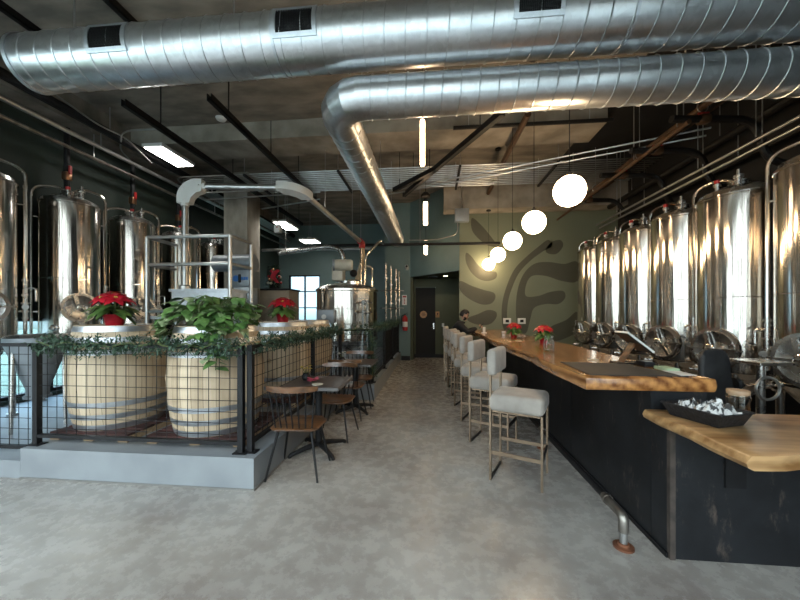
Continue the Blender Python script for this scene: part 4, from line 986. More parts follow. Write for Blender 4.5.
# ---- plants --------------------------------------------------------
def poinsettia(label, loc, s, rz, seed, foil=True):
    r = random.Random(seed)
    t = thing('potted_poinsettia', label, 'potted plant', loc, rz, 'red poinsettias')
    obj('foil_pot', MB().lathe([(.055 * s, 0), (.07 * s, .09 * s), (.088 * s, .115 * s), (.083 * s, .115 * s), (.066 * s, .09 * s), (.05 * s, .01), (0, .01)], 22), M['foil'], t)
    obj('soil', MB().lathe([(.066 * s, .085 * s), (0, .09 * s)], 18), M['soil'], t)
    stem, lv, br, ce = MB(), MB(), MB(), MB()
    heads = [(0, 0, .285)] + [(.085 * math.cos(a), .085 * math.sin(a), .245) for a in (0.3, 1.5, 2.8, 4.0, 5.2)]
    for hx, hy, hz in heads:
        c = Vector((hx, hy, hz)) * s; stem.tube([(hx * .2 * s, hy * .2 * s, .08 * s), (hx * .7 * s, hy * .7 * s, hz * .7 * s), c], .005 * s, 6)
        tilt = Vector((hx * 7, hy * 7, 1)).normalized(); A, B = frame_of(tilt)
        for ring, (n, L, el) in enumerate(((7, .105, .1), (5, .075, .35))):
            for k in range(n):
                a = 2 * PI * (k + .5 * ring) / n + r.uniform(-.15, .15)
                d = (A * math.cos(a) + B * math.sin(a) + tilt * el)
                br.leaf(c + tilt * .006 * s * ring, d, tilt, L * s * r.uniform(.9, 1.15), L * .55 * s, .12, .22)
        for k in range(5): ce.ball(c + A * .01 * s * math.cos(k * 1.26) + B * .01 * s * math.sin(k * 1.26) + tilt * .012 * s, .006 * s, n=6, m=4)
    for k in range(36):
        a = r.uniform(0, 2 * PI); h = r.uniform(.12, .21) * s
        lv.leaf((.04 * s * math.cos(a), .04 * s * math.sin(a), h), (math.cos(a), math.sin(a), r.uniform(-.45, .15)), (0, 0, 1), .16 * s * r.uniform(.7, 1.1), .075 * s, .12, .35)
    obj('stems', stem, M['vine'], t); obj('leaves', lv, M['leafdark'], t, recalc=False); obj('bracts', br, M['bract'], t, recalc=False); obj('flower_centres', ce, M['yellow'], t)
    return t
ztop = ZP + PT + BH
zh = ztop - .03
q = Vector((-3.20, 3.10, zh))
poinsettia('red poinsettia in foil wrap standing on the first barrel', (q.x, q.y, zh), 1.22, .4, 11)
poinsettia('red poinsettia on the barrel along the side fence, near the beige cabinet', (-2.12, 4.60, zh), 1.25, 1.1, 12)
# trailing plant
pc = Vector((-2.17, 3.22, zh)); r = random.Random(5)
t = thing('trailing_plant', 'large leafy green plant trailing over the second barrel from its pot', 'potted plant', tuple(pc), 0)
obj('pot', MB().lathe([(.10, 0), (.13, .13), (.14, .14), (.13, .145), (.115, .13), (.09, .01), (0, .01)], 24), M['pot'], t)
obj('soil', MB().lathe([(.118, .12), (0, .125)], 20), M['soil'], t)
st, lv, lp = MB(), MB(), MB()
def hang(a, reach, drop, up, nl, seed, pale=.0):
    rr = random.Random(seed); d = Vector((math.cos(a), math.sin(a), 0)); pts = []
    n = 9
    for i in range(n + 1):
        s = i / n; x = reach * min(1, s * 1.5) + (.02 * s)
        z = .14 + up * math.sin(min(s * 1.6, 1) * PI * .5) - (drop + up) * max(0, s - .35) ** 1.2 / (.65 ** 1.2)
        pts.append(d * x + Vector((rr.uniform(-.015, .015), rr.uniform(-.015, .015), z)))
    # keep vines that go over the rim outside the staves
    st.tube(pts, .005, 5)
    for k in range(nl):
        s = .25 + .75 * (k + rr.random() * .8) / nl; i = min(int(s * n), n - 1); p = pts[i].lerp(pts[i + 1], s * n - i)
        b = a + rr.uniform(-1.5, 1.5)
        dr = Vector((math.cos(b), math.sin(b), rr.uniform(-.55, .45)))
        L = rr.uniform(.085, .145)
        (lp if rr.random() < pale else lv).leaf(p, dr, (rr.uniform(-.3, .3), rr.uniform(-.3, .3), 1), L, L * .78, .12, rr.uniform(.2, .6), 1)
for k in range(26):
    a = 2 * PI * k / 26 + r.uniform(-.1, .1)
    hang(a, r.uniform(.18, .36), r.uniform(.0, .12), r.uniform(.06, .24), 9, 100 + k, .18)
for k, (a, reach, drop) in enumerate(((-1.15, .40, .42), (-1.0, .42, .50), (-1.3, .40, .28), (-.85, .42, .22), (-.55, .43, .14))): hang(a, reach, drop, .1, 26, 200 + k, .08)
for k, (a, reach, drop) in enumerate(((-2.55, .44, .22), (-2.8, .46, .26), (3.1, .48, .18), (-2.3, .43, .15))): hang(a, reach, drop, .08, 22, 300 + k, .55)
obj('vines', st, M['vine'], t); obj('leaves', lv, M['leaf'], t, recalc=False); obj('variegated_leaves', lp, M['leafpale'], t, recalc=False)
# ================================================================== DINING CHAIRS AND TABLES
def spindle_chair(label, loc, rz):
    """faces +Y; back at -Y"""
    t = thing('spindle_chair', label, 'chair', loc, rz, 'walnut spindle chairs')
    # seat outline: straight-ish back, spread front with clipped corners
    def outline(ins):
        w = .235 - ins; o = []
        o += [(-.17 + ins, -.2 + ins), (.17 - ins, -.2 + ins), (w - .015, -.15 + ins), (w, .10), (.17 - ins * .5, .21 - ins), (.08, .225 - ins), (-.08, .225 - ins), (-.17 + ins * .5, .21 - ins), (-w, .10), (-w + .015, -.15 + ins)]
        return o
    m = MB(); A, B, Cc = outline(.012), outline(0), outline(.01); n = len(A)
    vs = [(x, y, .435) for x, y in A] + [(x, y, .445) for x, y in B] + [(x, y, .455) for x, y in B] + [(x, y, .462) for x, y in Cc] + [(x * .75, y * .75, .456) for x, y in Cc]
    fs = [tuple(range(n))[::-1], tuple(range(4 * n, 5 * n))]
    for L in range(4):
        for i in range(n): fs.append((L * n + i, L * n + (i + 1) % n, (L + 1) * n + (i + 1) % n, (L + 1) * n + i))
    m.add(vs, fs)
    obj('seat', m, M['walnut'], t, angle=50)
    # curved top rail
    m = MB(); N = 14; vs = []; fs = []
    for i in range(N + 1):
        a = -1 + 2 * i / N; x = a * .232; y = -.275 + .075 * a * a; th = .011 + .004 * (1 - a * a); hh = .031 * (1 - .35 * abs(a) ** 5)
        for dy, dz in ((-th, -hh * .8), (-th * .8, hh), (th * .8, hh), (th, -hh * .8)): vs.append((x, y + dy - dz * .2, .825 + dz))
    for i in range(N):
        for k in range(4): fs.append((i * 4 + k, i * 4 + (k + 1) % 4, (i + 1) * 4 + (k + 1) % 4, (i + 1) * 4 + k))
    fs += [(3, 2, 1, 0), (N * 4, N * 4 + 1, N * 4 + 2, N * 4 + 3)]
    m.add(vs, fs); obj('top_rail', m, M['walnut'], t, angle=50)
    for i in range(7):
        a = -1 + 2 * i / 6; x0 = a * .165; x1 = a * .205
        obj('spindle', MB().tube([(x0, -.18 + .02 * abs(a), .45), (x1, -.273 + .075 * (x1 / .232) ** 2, .81)], .0068, 8), M['black'], t)
    for sx in (-1, 1):
        for sy in (-1, 1):
            obj('leg', MB().tube([(sx * .15, sy * .13, .44), (sx * .235, sy * .225, 0)], [.0125, .009], 10).lathe([(.03, .43), (.03, .44)], 12, (sx * .15, sy * .13, 0)), M['black'], t)
    obj('arm_brace', MB().tube([(-.2, .0, .445), (-.215, -.06, .56), (-.2, -.21, .62)], .006, 6).tube([(.2, .0, .445), (.215, -.06, .56), (.2, -.21, .62)], .006, 6), M['zinc'], t) if False else None
    return t
c1 = spindle_chair('walnut spindle chair nearest the camera, its back turned to it', (-1.255, 3.085, 0), .06)
dup(c1, (-1.19, 4.02, 0), PI - .05, 'walnut spindle chair across the flower table, facing the camera')
dup(c1, (-1.22, 4.78, 0), .04, 'walnut spindle chair pushed up to the near side of the second table')
dup(c1, (-1.20, 5.38, 0), PI + .08, 'walnut spindle chair at the far side of the second table, by the garlanded fence end')
def cafe_table(label, loc, rz):
    t = thing('cafe_table', label, 'table', loc, rz, 'square cafe tables')
    obj('tabletop', MB().rbox(0, 0, .733, .61, .61, .034, .004, 1), M['tableedge'], t)
    obj('laminate', MB().rbox(0, 0, .7505, .604, .604, .003, .001, 1), M['tabletop'], t)
    obj('column', MB().lathe([(.038, .05), (.038, .70), (.06, .705), (.10, .715), (.10, .717)], 18), M['black'], t)
    f = MB()
    for k in range(4):
        a = PI / 4 + k * PI / 2; c, s = math.cos(a), math.sin(a)
        f.tube([(c * .02, s * .02, .075), (c * .15, s * .15, .06), (c * .31, s * .31, .028), (c * .335, s * .335, .012)], [.03, .026, .02, .014], 10)
    obj('base', f, M['black'], t)
    for k in range(4):
        a = PI / 4 + k * PI / 2; c, s = math.cos(a), math.sin(a); obj('glide', MB().lathe([(.018, 0), (.018, .016)], 10, (c * .325, s * .325, 0)), M['black'], t)
    return t
t1 = cafe_table('dark square cafe table with flowers on it, between the two near spindle chairs', (-1.235, 3.57, 0), 0)
dup(t1, (-1.18, 5.12 - .03, 0), 0, 'dark square cafe table farther down the fence')
TZ = .752
def posy(label, loc, seed, cols):
    r = random.Random(seed); t = thing('flower_vase', label, 'flower vase', loc, 0, 'small table flowers')
    obj('vase', MB().lathe([(.03, 0), (.048, .025), (.046, .05), (.028, .075), (.032, .082), (.026, .08), (.03, .03), (0, .02)], 20), M['black'], t)
    s = MB(); hs = []
    for k in range(6):
        a = r.uniform(0, 2 * PI); e = Vector((math.cos(a) * .05, math.sin(a) * .05, r.uniform(.12, .16))); s.tube([(0, 0, .06), e * .6 + Vector((0, 0, .03)), e], .002, 5); hs.append(e)
    obj('stems', s, M['vine'], t)
    for k, e in enumerate(hs):
        b = MB()
        for j in range(8): b.leaf(e, (math.cos(j * .785), math.sin(j * .785), .35), (0, 0, 1), .026, .013)
        obj('flower', b.ball(e + Vector((0, 0, .006)), .007, n=8, m=5), M[cols[k % len(cols)]], t, recalc=False)
    return t
p = at_z(292, 382, TZ)
posy('round dark vase of yellow flowers on the near cafe table', (-1.40, 3.62, TZ), 1, ('yellow',))
posy('tiny vase of pale flowers on the second cafe table', (-1.36, 4.98, TZ), 2, ('cream2',))
r = random.Random(9); m = MB()
for j in range(26):
    a = r.uniform(0, 2 * PI); m.leaf((.012 * math.cos(a), .012 * math.sin(a), .012 + .02 * r.random()), (math.cos(a), math.sin(a), r.uniform(.1, 1)), (0, 0, 1), .06, .045)
t = thing('pink_blossom', 'pink blossom lying beside the dark vase on the near cafe table', 'flower', (-1.28, 3.52, TZ))
obj('petals', m, M['pink'], t, recalc=False); obj('stalk', MB().tube([(0, 0, .004), (-.06, .03, .004)], .004, 6), M['vine'], t)
t = thing('coaster', 'pale round coaster at the front of the near cafe table', 'coaster', (-1.19, 3.40, TZ))
obj('disc', MB().lathe([(.055, 0), (.06, .004), (.055, .008), (.04, .0065), (0, .0065)], 26), M['cream'], t)
# ================================================================== BAR
PX, PY = 1.44, 2.18          # steel front panel planes
t = thing('bar_cabinet', 'blackened steel bar front under the live-edge counter', 'bar', (2.3, 5.4, 0))
EB = 8.75
obj('carcass', MB().box(PX + .012, 1.78, 2.36, EB, 0, .985), M['bsteel'], t, True)
prev = 2.36
for k in range(5):
    y1 = 2.36 + (EB - 2.36) * (k + 1) / 5
    obj('steel_sheet', MB().box(PX, PX + .012, prev + .002, y1 - .002, .005, .985), M['bsteel'], t, True); prev = y1
obj('kick_strip', MB().box(PX - .012, PX, 2.2, EB, 0, .03), M['black'], t, True)
t = thing('counter_cabinet', 'blue-black steel base of the low counter at the bar end', 'bar', (2.6, 2.26, 0))
obj('front_sheet', MB().box(PX + .03, 4.2, PY, PY + .012, .01, .80), M['bsteel'], t, True)
obj('corner_angle', MB().box(PX, PX + .03, PY, PY + .03, 0, .80), M['cornersteel'], t, True)
obj('side_sheet', MB().box(PX, PX + .012, PY + .03, 2.358, .005, .80), M['bsteel'], t, True)
obj('carcass', MB().box(PX + .03, 4.2, PY + .012, 2.355, .0, .80), M['black'], t, True)
obj('support_bracket', MB().box(1.74, 1.85, PY - .015, PY, .46, .80).box(1.74, 1.85, PY - .42, PY - .015, .775, .80).box(1.785, 1.805, PY - .14, PY - .01, .66, .78), M['black'], t, True)
def slab(pts_f, pts_b, z0, z1, seed, inset=.025):
    """live-edge slab: outline points (x, y); underside edge is drawn in and waved"""
    r = random.Random(seed); o = list(pts_f) + list(pts_b); n = len(o)
    cx, cy = sum(p[0] for p in o) / n, sum(p[1] for p in o) / n
    vs = []; L = [(0, z1 - .004, -.006), (0, z1 - .012, 0), (1, (z0 + z1) / 2, .012), (1, z0 + .012, 0), (0, z0, -inset)]
    vs += [(x + (cx - x) / max(.3, math.hypot(cx - x, cy - y)) * .01, y + (cy - y) / max(.3, math.hypot(cx - x, cy - y)) * .01, z1) for x, y in o]
    for w, z, off in L:
        for x, y in o:
            d = max(.25, math.hypot(x - cx, y - cy)); f = off + (r.uniform(-.006, .006) if w else 0)
            vs.append((x + (x - cx) / d * f, y + (y - cy) / d * f * .4, z))
    fs = [tuple(range(n)), tuple(range(5 * n, 6 * n))[::-1]]
    for k in range(5):
        for i in range(n): fs.append((k * n + i, k * n + (i + 1) % n, (k + 1) * n + (i + 1) % n, (k + 1) * n + i))
    return MB().add(vs, fs)
r = random.Random(4)
front = []; N = 60
for i in range(N + 1):
    y = 2.33 + (8.8 - 2.33) * i / N; x = 1.03 - .11 * (i / N) ** .7 + .018 * math.sin(y * 2.1) + .01 * math.sin(y * 5.3 + 1) + r.uniform(-.004, .004)
    front.append((x, y))
back = []
for i in range(N + 1):
    y = 8.8 + (2.33 - 8.8) * i / N; back.append((1.82 + .02 * math.sin(y * 1.7) + .008 * math.sin(y * 6) + r.uniform(-.004, .004), y))
TOP = 1.075
s = slab(front, back, .99, TOP, 2)
o = single('counter_slab', s, M['bar'], 'long live-edge wooden bar counter with orange-brown grain', 'bar counter', (1.4, 2.33, .99), None, 50)
# low counter
LT = .865
f = [(1.395, 2.36), (1.385, 2.2), (1.40, 2.0), (1.39, 1.8), (1.40, 1.64)]
e = []
for i in range(41):
    x = 1.40 + (4.2 - 1.40) * i / 40; e.append((x, 1.62 - .02 * math.sin(x * 3) - .012 * math.sin(x * 9 + 1) + (.035 * math.exp(-((x - 1.75) / .16) ** 2)) + r.uniform(-.003, .003)))
o = single('counter_slab', slab(f[:-1] + e, [(4.2, 2.32), (1.9, 2.32), (1.8, 2.355)], .80, LT, 3, .02), M['bar2'], 'pale live-edge slab of the low counter at the bar end', 'counter', (2.6, 2.0, .80), None, 50)
# foot rail
t = thing('foot_rail', 'black pipe foot rail with rusty floor flanges along the bar', 'foot rail', (1.2, 2.4, 0))
fx, fz = 1.22, .20
obj('rail_pipe', MB().tube([(fx, 2.45, fz), (fx, 8.6, fz)], .024, 12), M['black'], t, True)
obj('end_elbow', MB().tube(fillet([(fx, 2.51, fz), (fx, 2.27, fz), (fx, 2.27, .10)], .11, 8), .03, 14).lathe([(.036, -.012), (.036, .012)], 14, (fx, 2.47, fz), (0, 1, 0)), M['pipe'], t, True)
obj('post', MB().tube([(fx, 2.27, .0), (fx, 2.27, .13)], .022, 12), M['zinc'], t, True)
obj('floor_flange', MB().lathe([(.06, 0), (.06, .012), (.035, .018), (.03, .03)], 20, (fx, 2.27, 0)), M['rust'], t, True)
for y in (3.85, 5.3, 6.8, 8.3):
    obj('post', MB().tube([(fx, y, 0), (fx, y, fz)], .02, 12), M['zinc'], t, True)
    obj('tee', MB().tube([(fx, y - .05, fz), (fx, y + .05, fz)], .032, 12).tube([(fx, y, fz - .06), (fx, y, fz)], .03, 12), M['pipe'], t, True)
    obj('floor_flange', MB().lathe([(.06, 0), (.06, .012), (.035, .018), (.03, .03)], 20, (fx, y, 0)), M['rust'], t, True)
# ---- stools --------------------------------------------------------
def bar_stool(label, loc, rz):
    """faces +X"""
    t = thing('bar_stool', label, 'bar stool', loc, rz, 'grey velvet bar stools')
    SB, ST = .625, .775
    m = MB().rbox(0, 0, (SB + ST) / 2, .47, .44, ST - SB, .045, 4)
    for i, v in enumerate(m.v):           # slightly crowned cushion
        if v.z > .72: m.v[i] = Vector((v.x, v.y, v.z + .012 * (1 - (v.x / .235) ** 2) * (1 - (v.y / .22) ** 2)))
    obj('seat', m, M['velvet'], t, angle=60)
    m = MB().rbox(0, 0, 0, .085, .45, .235, .035, 4)
    for i, v in enumerate(m.v): m.v[i] = Vector((v.x - .215 + .28 * v.y * v.y + .0, v.y, v.z + 1.055))
    obj('backrest', m, M['velvet'], t, angle=60)
    for sx in (-1, 1):
        for sy in (-1, 1):
            x, y = sx * .215, sy * .195
            obj('leg', MB().bar((x, y, 0), (x, y, 1.12 if sx < 0 else SB + .005), .028, .018, (1, 0, 0)), M['bronze'], t)
    for sy in (-1, 1): obj('side_stretcher', MB().bar((-.205, sy * .195, .25), (.205, sy * .195, .25), .012, .032, (0, 0, 1)), M['bronze'], t)
    obj('footrest', MB().bar((.215, -.195, .25), (.215, .195, .25), .016, .032, (0, 0, 1)), M['black'], t)
    obj('floor_bar', MB().bar((-.215, -.19, .012), (-.215, .19, .012), .016, .024, (0, 0, 1)), M['black'], t)
    obj('seat_frame', MB().box(-.2, .2, -.19, .19, SB - .014, SB + .004), M['bronze'], t)
    return t
sp = [(.80, 3.17, -.42), (.72, 4.03, -.46), (.68, 4.82, -.38), (.64, 5.56, -.42), (.62, 6.25, -.34), (.60, 6.92, -.40), (.52, 7.58, -.12), (.54, 8.36, -.2)]
ll = ['grey velvet bar stool nearest the camera, turned out from the bar', 'grey velvet bar stool second from the camera along the bar', 'grey velvet bar stool third from the camera along the bar', 'grey velvet bar stool fourth from the camera along the bar',
      'grey velvet bar stool fifth from the camera along the bar', 'grey velvet bar stool just in front of the seated person', 'grey velvet bar stool the person in black sits on', 'grey velvet bar stool beyond the person, last before the mural wall']
s0 = bar_stool(ll[0], (sp[0][0], sp[0][1], 0), sp[0][2])
for k in range(1, 8): dup(s0, (sp[k][0], sp[k][1], 0), sp[k][2], ll[k])
# ---- on the bar ----------------------------------------------------
mt = MB(); Z = TOP
pts = [at_z(590, 377.5, Z), at_z(690, 377.5, Z), at_z(606, 362, Z), at_z(556, 361.5, Z)]
pts = [(1.075, 2.40), (1.70, 2.40), (1.58, 2.95), (1.10, 3.0)]
single('bar_mat', MB().prism(pts, Z, Z + .006), M['matblack'], 'black rubber bar mat on the near end of the wooden counter', 'mat', (1.35, 2.68, Z))
tp = (1.66, 3.0, Z)
t = thing('tablet_stand', 'tablet till on an angled stand at the back of the bar counter', 'tablet', tp, 0)
n = Vector((.62, .0, .78)).normalized()
tl = MB(); c = Vector((.03, .0, .18))
u = Vector((.78, 0, -.62)).normalized(); w_ = Vector((0, 1, 0))
def plate(c, hu, hw, th):
    vs = [c + u * (a * hu) + w_ * (b * hw) + n * (d * th) for d in (0, 1) for a, b in ((-1, -1), (1, -1), (1, 1), (-1, 1))]
    return MB().add(vs, [(3, 2, 1, 0), (4, 5, 6, 7)] + [(i, (i + 1) % 4, 4 + (i + 1) % 4, 4 + i) for i in range(4)])
obj('housing', plate(c, .13, .10, .014), M['white'], t); obj('screen', plate(c + n * .014, .12, .09, .002), M['screen'], t)
obj('back_plate', plate(c - n * .008, .12, .09, .008), M['black'], t)
obj('stand_arm', MB().bar(c - n * .01, (-.07, 0, .012), .07, .014, (0, 0, 1)), M['walnut'], t)
obj('stand_foot', MB().rbox(-.03, 0, .006, .2, .13, .012, .004, 1), M['black'], t)
t = thing('card_reader', 'small black card reader beside the tablet on the bar', 'card reader', (1.70, 2.86, Z))
obj('case', MB().rbox(0, 0, .02, .08, .13, .04, .01, 2), M['black'], t); obj('keypad', MB().box(-.028, .028, -.05, .01, .04, .043), M['bluegrey'], t)
t = thing('order_pad', 'pale green order pad on the back edge of the bar', 'notepad', (1.73, 2.66, Z))
obj('pages', MB().rbox(0, 0, .011, .09, .15, .02, .004, 1), M['greenpaper'], t); obj('cover_sheet', MB().box(-.044, .044, -.074, .074, .021, .0235), M['greenpaper'], t)
t = thing('paper_menu', 'white paper menu lying on the bar corner past the mat', 'menu', (1.715, 2.50, Z + .0062))
obj('sheet', MB().prism([(-.06, -.10), (.05, -.08), (.055, .09), (-.05, .11)], 0, .003), M['paper'], t)
def jar_vase(label, loc, h, r):
    t = thing('glass_jar', label, 'glass', loc, 0)
    obj('glass_body', MB().lathe([(0, .004), (r * .9, .0), (r, .02), (r * 1.02, h * .62), (r * .78, h * .78), (r * .9, h), (r * .85, h), (r * .73, h * .78), (r * .96, h * .62), (r * .94, .024), (0, .02)], 26), M['glass'], t)
    obj('water', MB().lathe([(0, .021), (r * .93, .025), (r * .95, h * .45), (0, h * .45)], 22), M['glass'], t)
    return t
poinsettia('red poinsettia in foil wrap on the bar, just beyond the glass jar', (1.56, 4.88, Z), .85, .2, 21)
poinsettia('red poinsettia in foil wrap on the bar, the farther one', (1.42, 6.0, Z), .85, 1.2, 22)
jar_vase('clear glass jar on the bar in front of the near poinsettia', (1.27, 3.8, Z), .18, .055)
t = thing('menu_holder', 'clear upright card holder on the bar near the seated person', 'card holder', (1.10, 7.25, Z))
obj('clear_sleeve', MB().box(-.032, .032, -.004, .004, .012, .15), M['glass'], t); obj('card', MB().box(-.028, .028, -.001, .001, .014, .13), M['paper'], t); obj('foot', MB().rbox(0, 0, .006, .11, .06, .012, .003, 1), M['white'], t)
t = thing('cup_stack', 'short white cup on the bar beside the far poinsettia', 'cup', (1.32, 6.35, Z))
obj('cup', MB().lathe([(.03, 0), (.038, .09), (.034, .09), (.027, .008), (0, .008)], 18), M['white'], t)
obj('band', MB().lathe([(.0345, .04), (.0365, .045), (.0375, .06), (.0365, .063)], 18), M['cream'], t)
for k, (x, y) in enumerate(((1.45, 3.18), (1.30, 5.2))):
    single('drink_coaster', MB().lathe([(.045, 0), (.05, .003), (.045, .006), (0, .006)], 24, (x, y, Z)), M['cream'], ['pale coaster on the wooden bar just past the black mat', 'pale coaster on the wooden bar between the jar and the far poinsettia'][k], 'coaster', (x, y, Z))
# ---- black tray with printed paper, glass jar ----------------------
tz = LT + .002
t = thing('black_tray', 'black woven tray on the low counter, lined with printed paper', 'tray', (1.61, 2.15, tz), .34)
L_, W_, H_ = .32, .25, .075
def tray(l0, w0, l1, w1, z0, z1): return [(-w0, -l0, z0), (w0, -l0, z0), (w0, l0, z0), (-w0, l0, z0), (-w1, -l1, z1), (w1, -l1, z1), (w1, l1, z1), (-w1, l1, z1)]
m = MB(); a = tray(L_ / 2 - .03, W_ / 2 - .03, L_ / 2, W_ / 2, 0, H_); b = tray(L_ / 2 - .036, W_ / 2 - .036, L_ / 2 - .01, W_ / 2 - .01, .006, H_)
m.add(a + b, [(3, 2, 1, 0), (8, 9, 10, 11)] + [f for i in range(4) for f in ((i, (i + 1) % 4, 4 + (i + 1) % 4, 4 + i), (8 + (i + 1) % 4, 8 + i, 12 + i, 12 + (i + 1) % 4), (4 + i, 4 + (i + 1) % 4, 12 + (i + 1) % 4, 12 + i))])
obj('basket', m, M['tray'], t)
rim = [(-W_ / 2, -L_ / 2, H_), (W_ / 2, -L_ / 2, H_), (W_ / 2, L_ / 2, H_), (-W_ / 2, L_ / 2, H_)]
obj('rim', MB().tube(rim, .007, 6, closed=True), M['tray'], t)
def crumple(cx, cy, cz, sx, sy, sz, seed, n=11):
    rr = random.Random(seed); m = MB(); vs = []
    for i in range(n):
        for j in range(n):
            a, b = i / (n - 1) * 2 - 1, j / (n - 1) * 2 - 1
            z = sz * (1 - .55 * max(abs(a), abs(b)) ** 2) * (.55 + .75 * rr.random())
            vs.append((cx + a * sx + rr.uniform(-.008, .008), cy + b * sy + rr.uniform(-.008, .008), cz + z))
    fs = [(i * n + j, (i + 1) * n + j, (i + 1) * n + j + 1, i * n + j + 1) for i in range(n - 1) for j in range(n - 1)]
    return m.add(vs, fs)
single('printed_paper', (lambda m: (setattr(m, 'v', [Vector((1.61, 2.15, tz)) + Matrix.Rotation(.34, 3, 'Z') @ v for v in m.v]), m)[1])(crumple(0, .072, .012, .09, .06, .085, 5)), M['newsprint'], 'crumpled printed paper at the far end of the black tray', 'paper', None, 'crumpled papers in the black tray', 15)
single('printed_paper', (lambda m: (setattr(m, 'v', [Vector((1.61, 2.15, tz)) + Matrix.Rotation(.34, 3, 'Z') @ v for v in m.v]), m)[1])(crumple(.01, -.06, .012, .09, .065, .11, 6)), M['newsprint'], 'black and white printed paper heaped at the near end of the tray', 'paper', None, 'crumpled papers in the black tray', 15)
t = thing('lidded_jar', 'clear glass jar with pale wooden lid behind the black tray', 'jar', (1.885, 2.262, LT))
h, rr = .135, .055
obj('glass_body', MB().lathe([(0, .004), (rr * .92, 0), (rr, .012), (rr, h * .85), (rr * .88, h), (rr * .83, h), (rr * .94, h * .84), (rr * .94, .016), (0, .012)], 26), M['glass'], t)
obj('lid', MB().lathe([(rr * .8, h - .01), (rr * .8, h), (rr * .98, h), (rr, h + .02), (rr * .95, h + .025), (0, h + .025)], 26), M['lidwood'], t)
obj('wire_clasp', MB().tube([(rr + .004, 0, h * .5), (rr + .02, 0, h * .75), (rr + .006, 0, h)], .003, 5).tube([((rr + .003) * math.cos(k * PI / 12), (rr + .003) * math.sin(k * PI / 12), h * .86) for k in range(24)], .002, 5, closed=True), M['steel2'], t)
# ---- behind the bar ------------------------------------------------
t = thing('bar_chair', 'black high-backed chair behind the bar, its rounded back toward the low counter', 'chair', (2.36, 3.05, 0), .35)
out = []
for q in range(25):                       # rounded-top trapezoid outline
    a = PI * q / 24; c_, s_ = math.cos(a), math.sin(a)
    out.append((.165 * math.copysign(abs(c_) ** .62, c_), 1.0 + .20 * abs(s_) ** .62))
out += [(-.205, .76), (-.19, .735), (.19, .735), (.205, .76)]
m = MB(); n_ = len(out); lay = [(.9, .0), (1.0, .014), (1.0, .036), (.9, .05)]
vs = []
for sc_, yy in lay: vs += [(x * sc_, yy - .9 * x * x, .96 + (z - .96) * sc_) for x, z in out]
m.add(vs, [tuple(range(n_))[::-1], tuple(range(3 * n_, 4 * n_))] + [(L * n_ + i, L * n_ + (i + 1) % n_, (L + 1) * n_ + (i + 1) % n_, (L + 1) * n_ + i) for L in range(3) for i in range(n_)])
obj('backrest', m, M['matblack'], t, angle=60)
obj('seat', MB().rbox(0, .24, .70, .42, .42, .07, .03, 3), M['matblack'], t)
obj('back_post', MB().bar((0, .02, .68), (0, .02, .9), .06, .02), M['black'], t)
obj('column', MB().tube([(0, .24, .1), (0, .24, .68)], .03, 12), M['steel2'], t)
f = MB()
for k in range(5): a = k * 2 * PI / 5; f.tube([(0, .24, .11), (.27 * math.cos(a), .24 + .27 * math.sin(a), .04)], [.03, .016], 8)
obj('star_base', f, M['black'], t)
for k in range(5): a = k * 2 * PI / 5; obj('caster', MB().lathe([(.03, -.014), (.03, .014)], 14, (.27 * math.cos(a), .24 + .27 * math.sin(a), .03), (math.sin(a), -math.cos(a), 0)), M['black'], t)
obj('armrest', MB().tube(fillet([(.20, .1, .70), (.25, .1, .74), (.25, .08, .95)], .03), .014, 8).rbox(.25, .16, .965, .07, .24, .04, .018, 3), M['black'], t)
obj('lumbar_knob', MB().lathe([(.05, 0), (.055, .02), (.04, .05), (0, .052)], 16, (.19, -.02, .90), (1, -.3, 0)), M['black'], t)
t = thing('steel_stand', 'stainless work stand with a square top between the last two tanks', 'stand', (2.98, 3.35, 0), .12)
obj('top_plate', MB().rbox(0, 0, 1.055, .34, .30, .025, .005, 1), M['steel2'], t)
obj('column', MB().tube([(0, 0, .03), (0, 0, 1.045)], .032, 14), M['steel2'], t)
obj('hose_ring', MB().tube([(.02 + .11 * math.cos(2 * PI * k / 20), -.04, .82 + .10 * math.sin(2 * PI * k / 20)) for k in range(20)], .012, 8, closed=True), M['zinc'], t)
obj('base_plate', MB().lathe([(.2, 0), (.2, .02), (.05, .04)], 24), M['steel2'], t)
obj('side_arm', MB().tube([(-.16, 0, .84), (.16, 0, .84)], .014, 8).lathe([(.04, -.015), (.04, .015)], 12, (.16, 0, .84), (1, 0, 0)), M['steel'], t)
# ================================================================== PERSON (seated, reading a phone)
def skin_mesh(pts, edges, rad, root, sub=2):
    me = bpy.data.meshes.new('tmp'); me.from_pydata(pts, edges, []); me.update()
    o = bpy.data.objects.new('tmp', me); COL.objects.link(o)
    md = o.modifiers.new('s', 'SKIN'); md.use_smooth_shade = True
    for i, v in enumerate(me.skin_vertices[0].data):
        r = rad[i]; v.radius = (r, r) if not isinstance(r, tuple) else r; v.use_root = (i == root)
    o.modifiers.new('u', 'SUBSURF').levels = sub
    dg = bpy.context.evaluated_depsgraph_get(); dg.update()
    ev = o.evaluated_get(dg); m2 = ev.to_mesh()
    out = MB().add([tuple(v.co) for v in m2.vertices], [tuple(p.vertices) for p in m2.polygons])
    ev.to_mesh_clear(); bpy.data.objects.remove(o); bpy.data.meshes.remove(me)
    return out
class Sk:
    def __init__(s): s.p = []; s.e = []; s.r = []
    def chain(s, start, pts):
        prev = start; ids = []
        for (p, r) in pts:
            s.p.append(tuple(p)); s.r.append(r); i = len(s.p) - 1
            if prev is not None: s.e.append((prev, i))
            prev = i; ids.append(i)
        return ids
SZ = .785
def arm_pts(sy): return dict(sh=Vector((.10, sy * .185, SZ + .455)), el=Vector((.27, sy * .27, SZ + .30)), wr=Vector((.47, sy * .09, SZ + .385)), pa=Vector((.525, sy * .05, SZ + .40)))
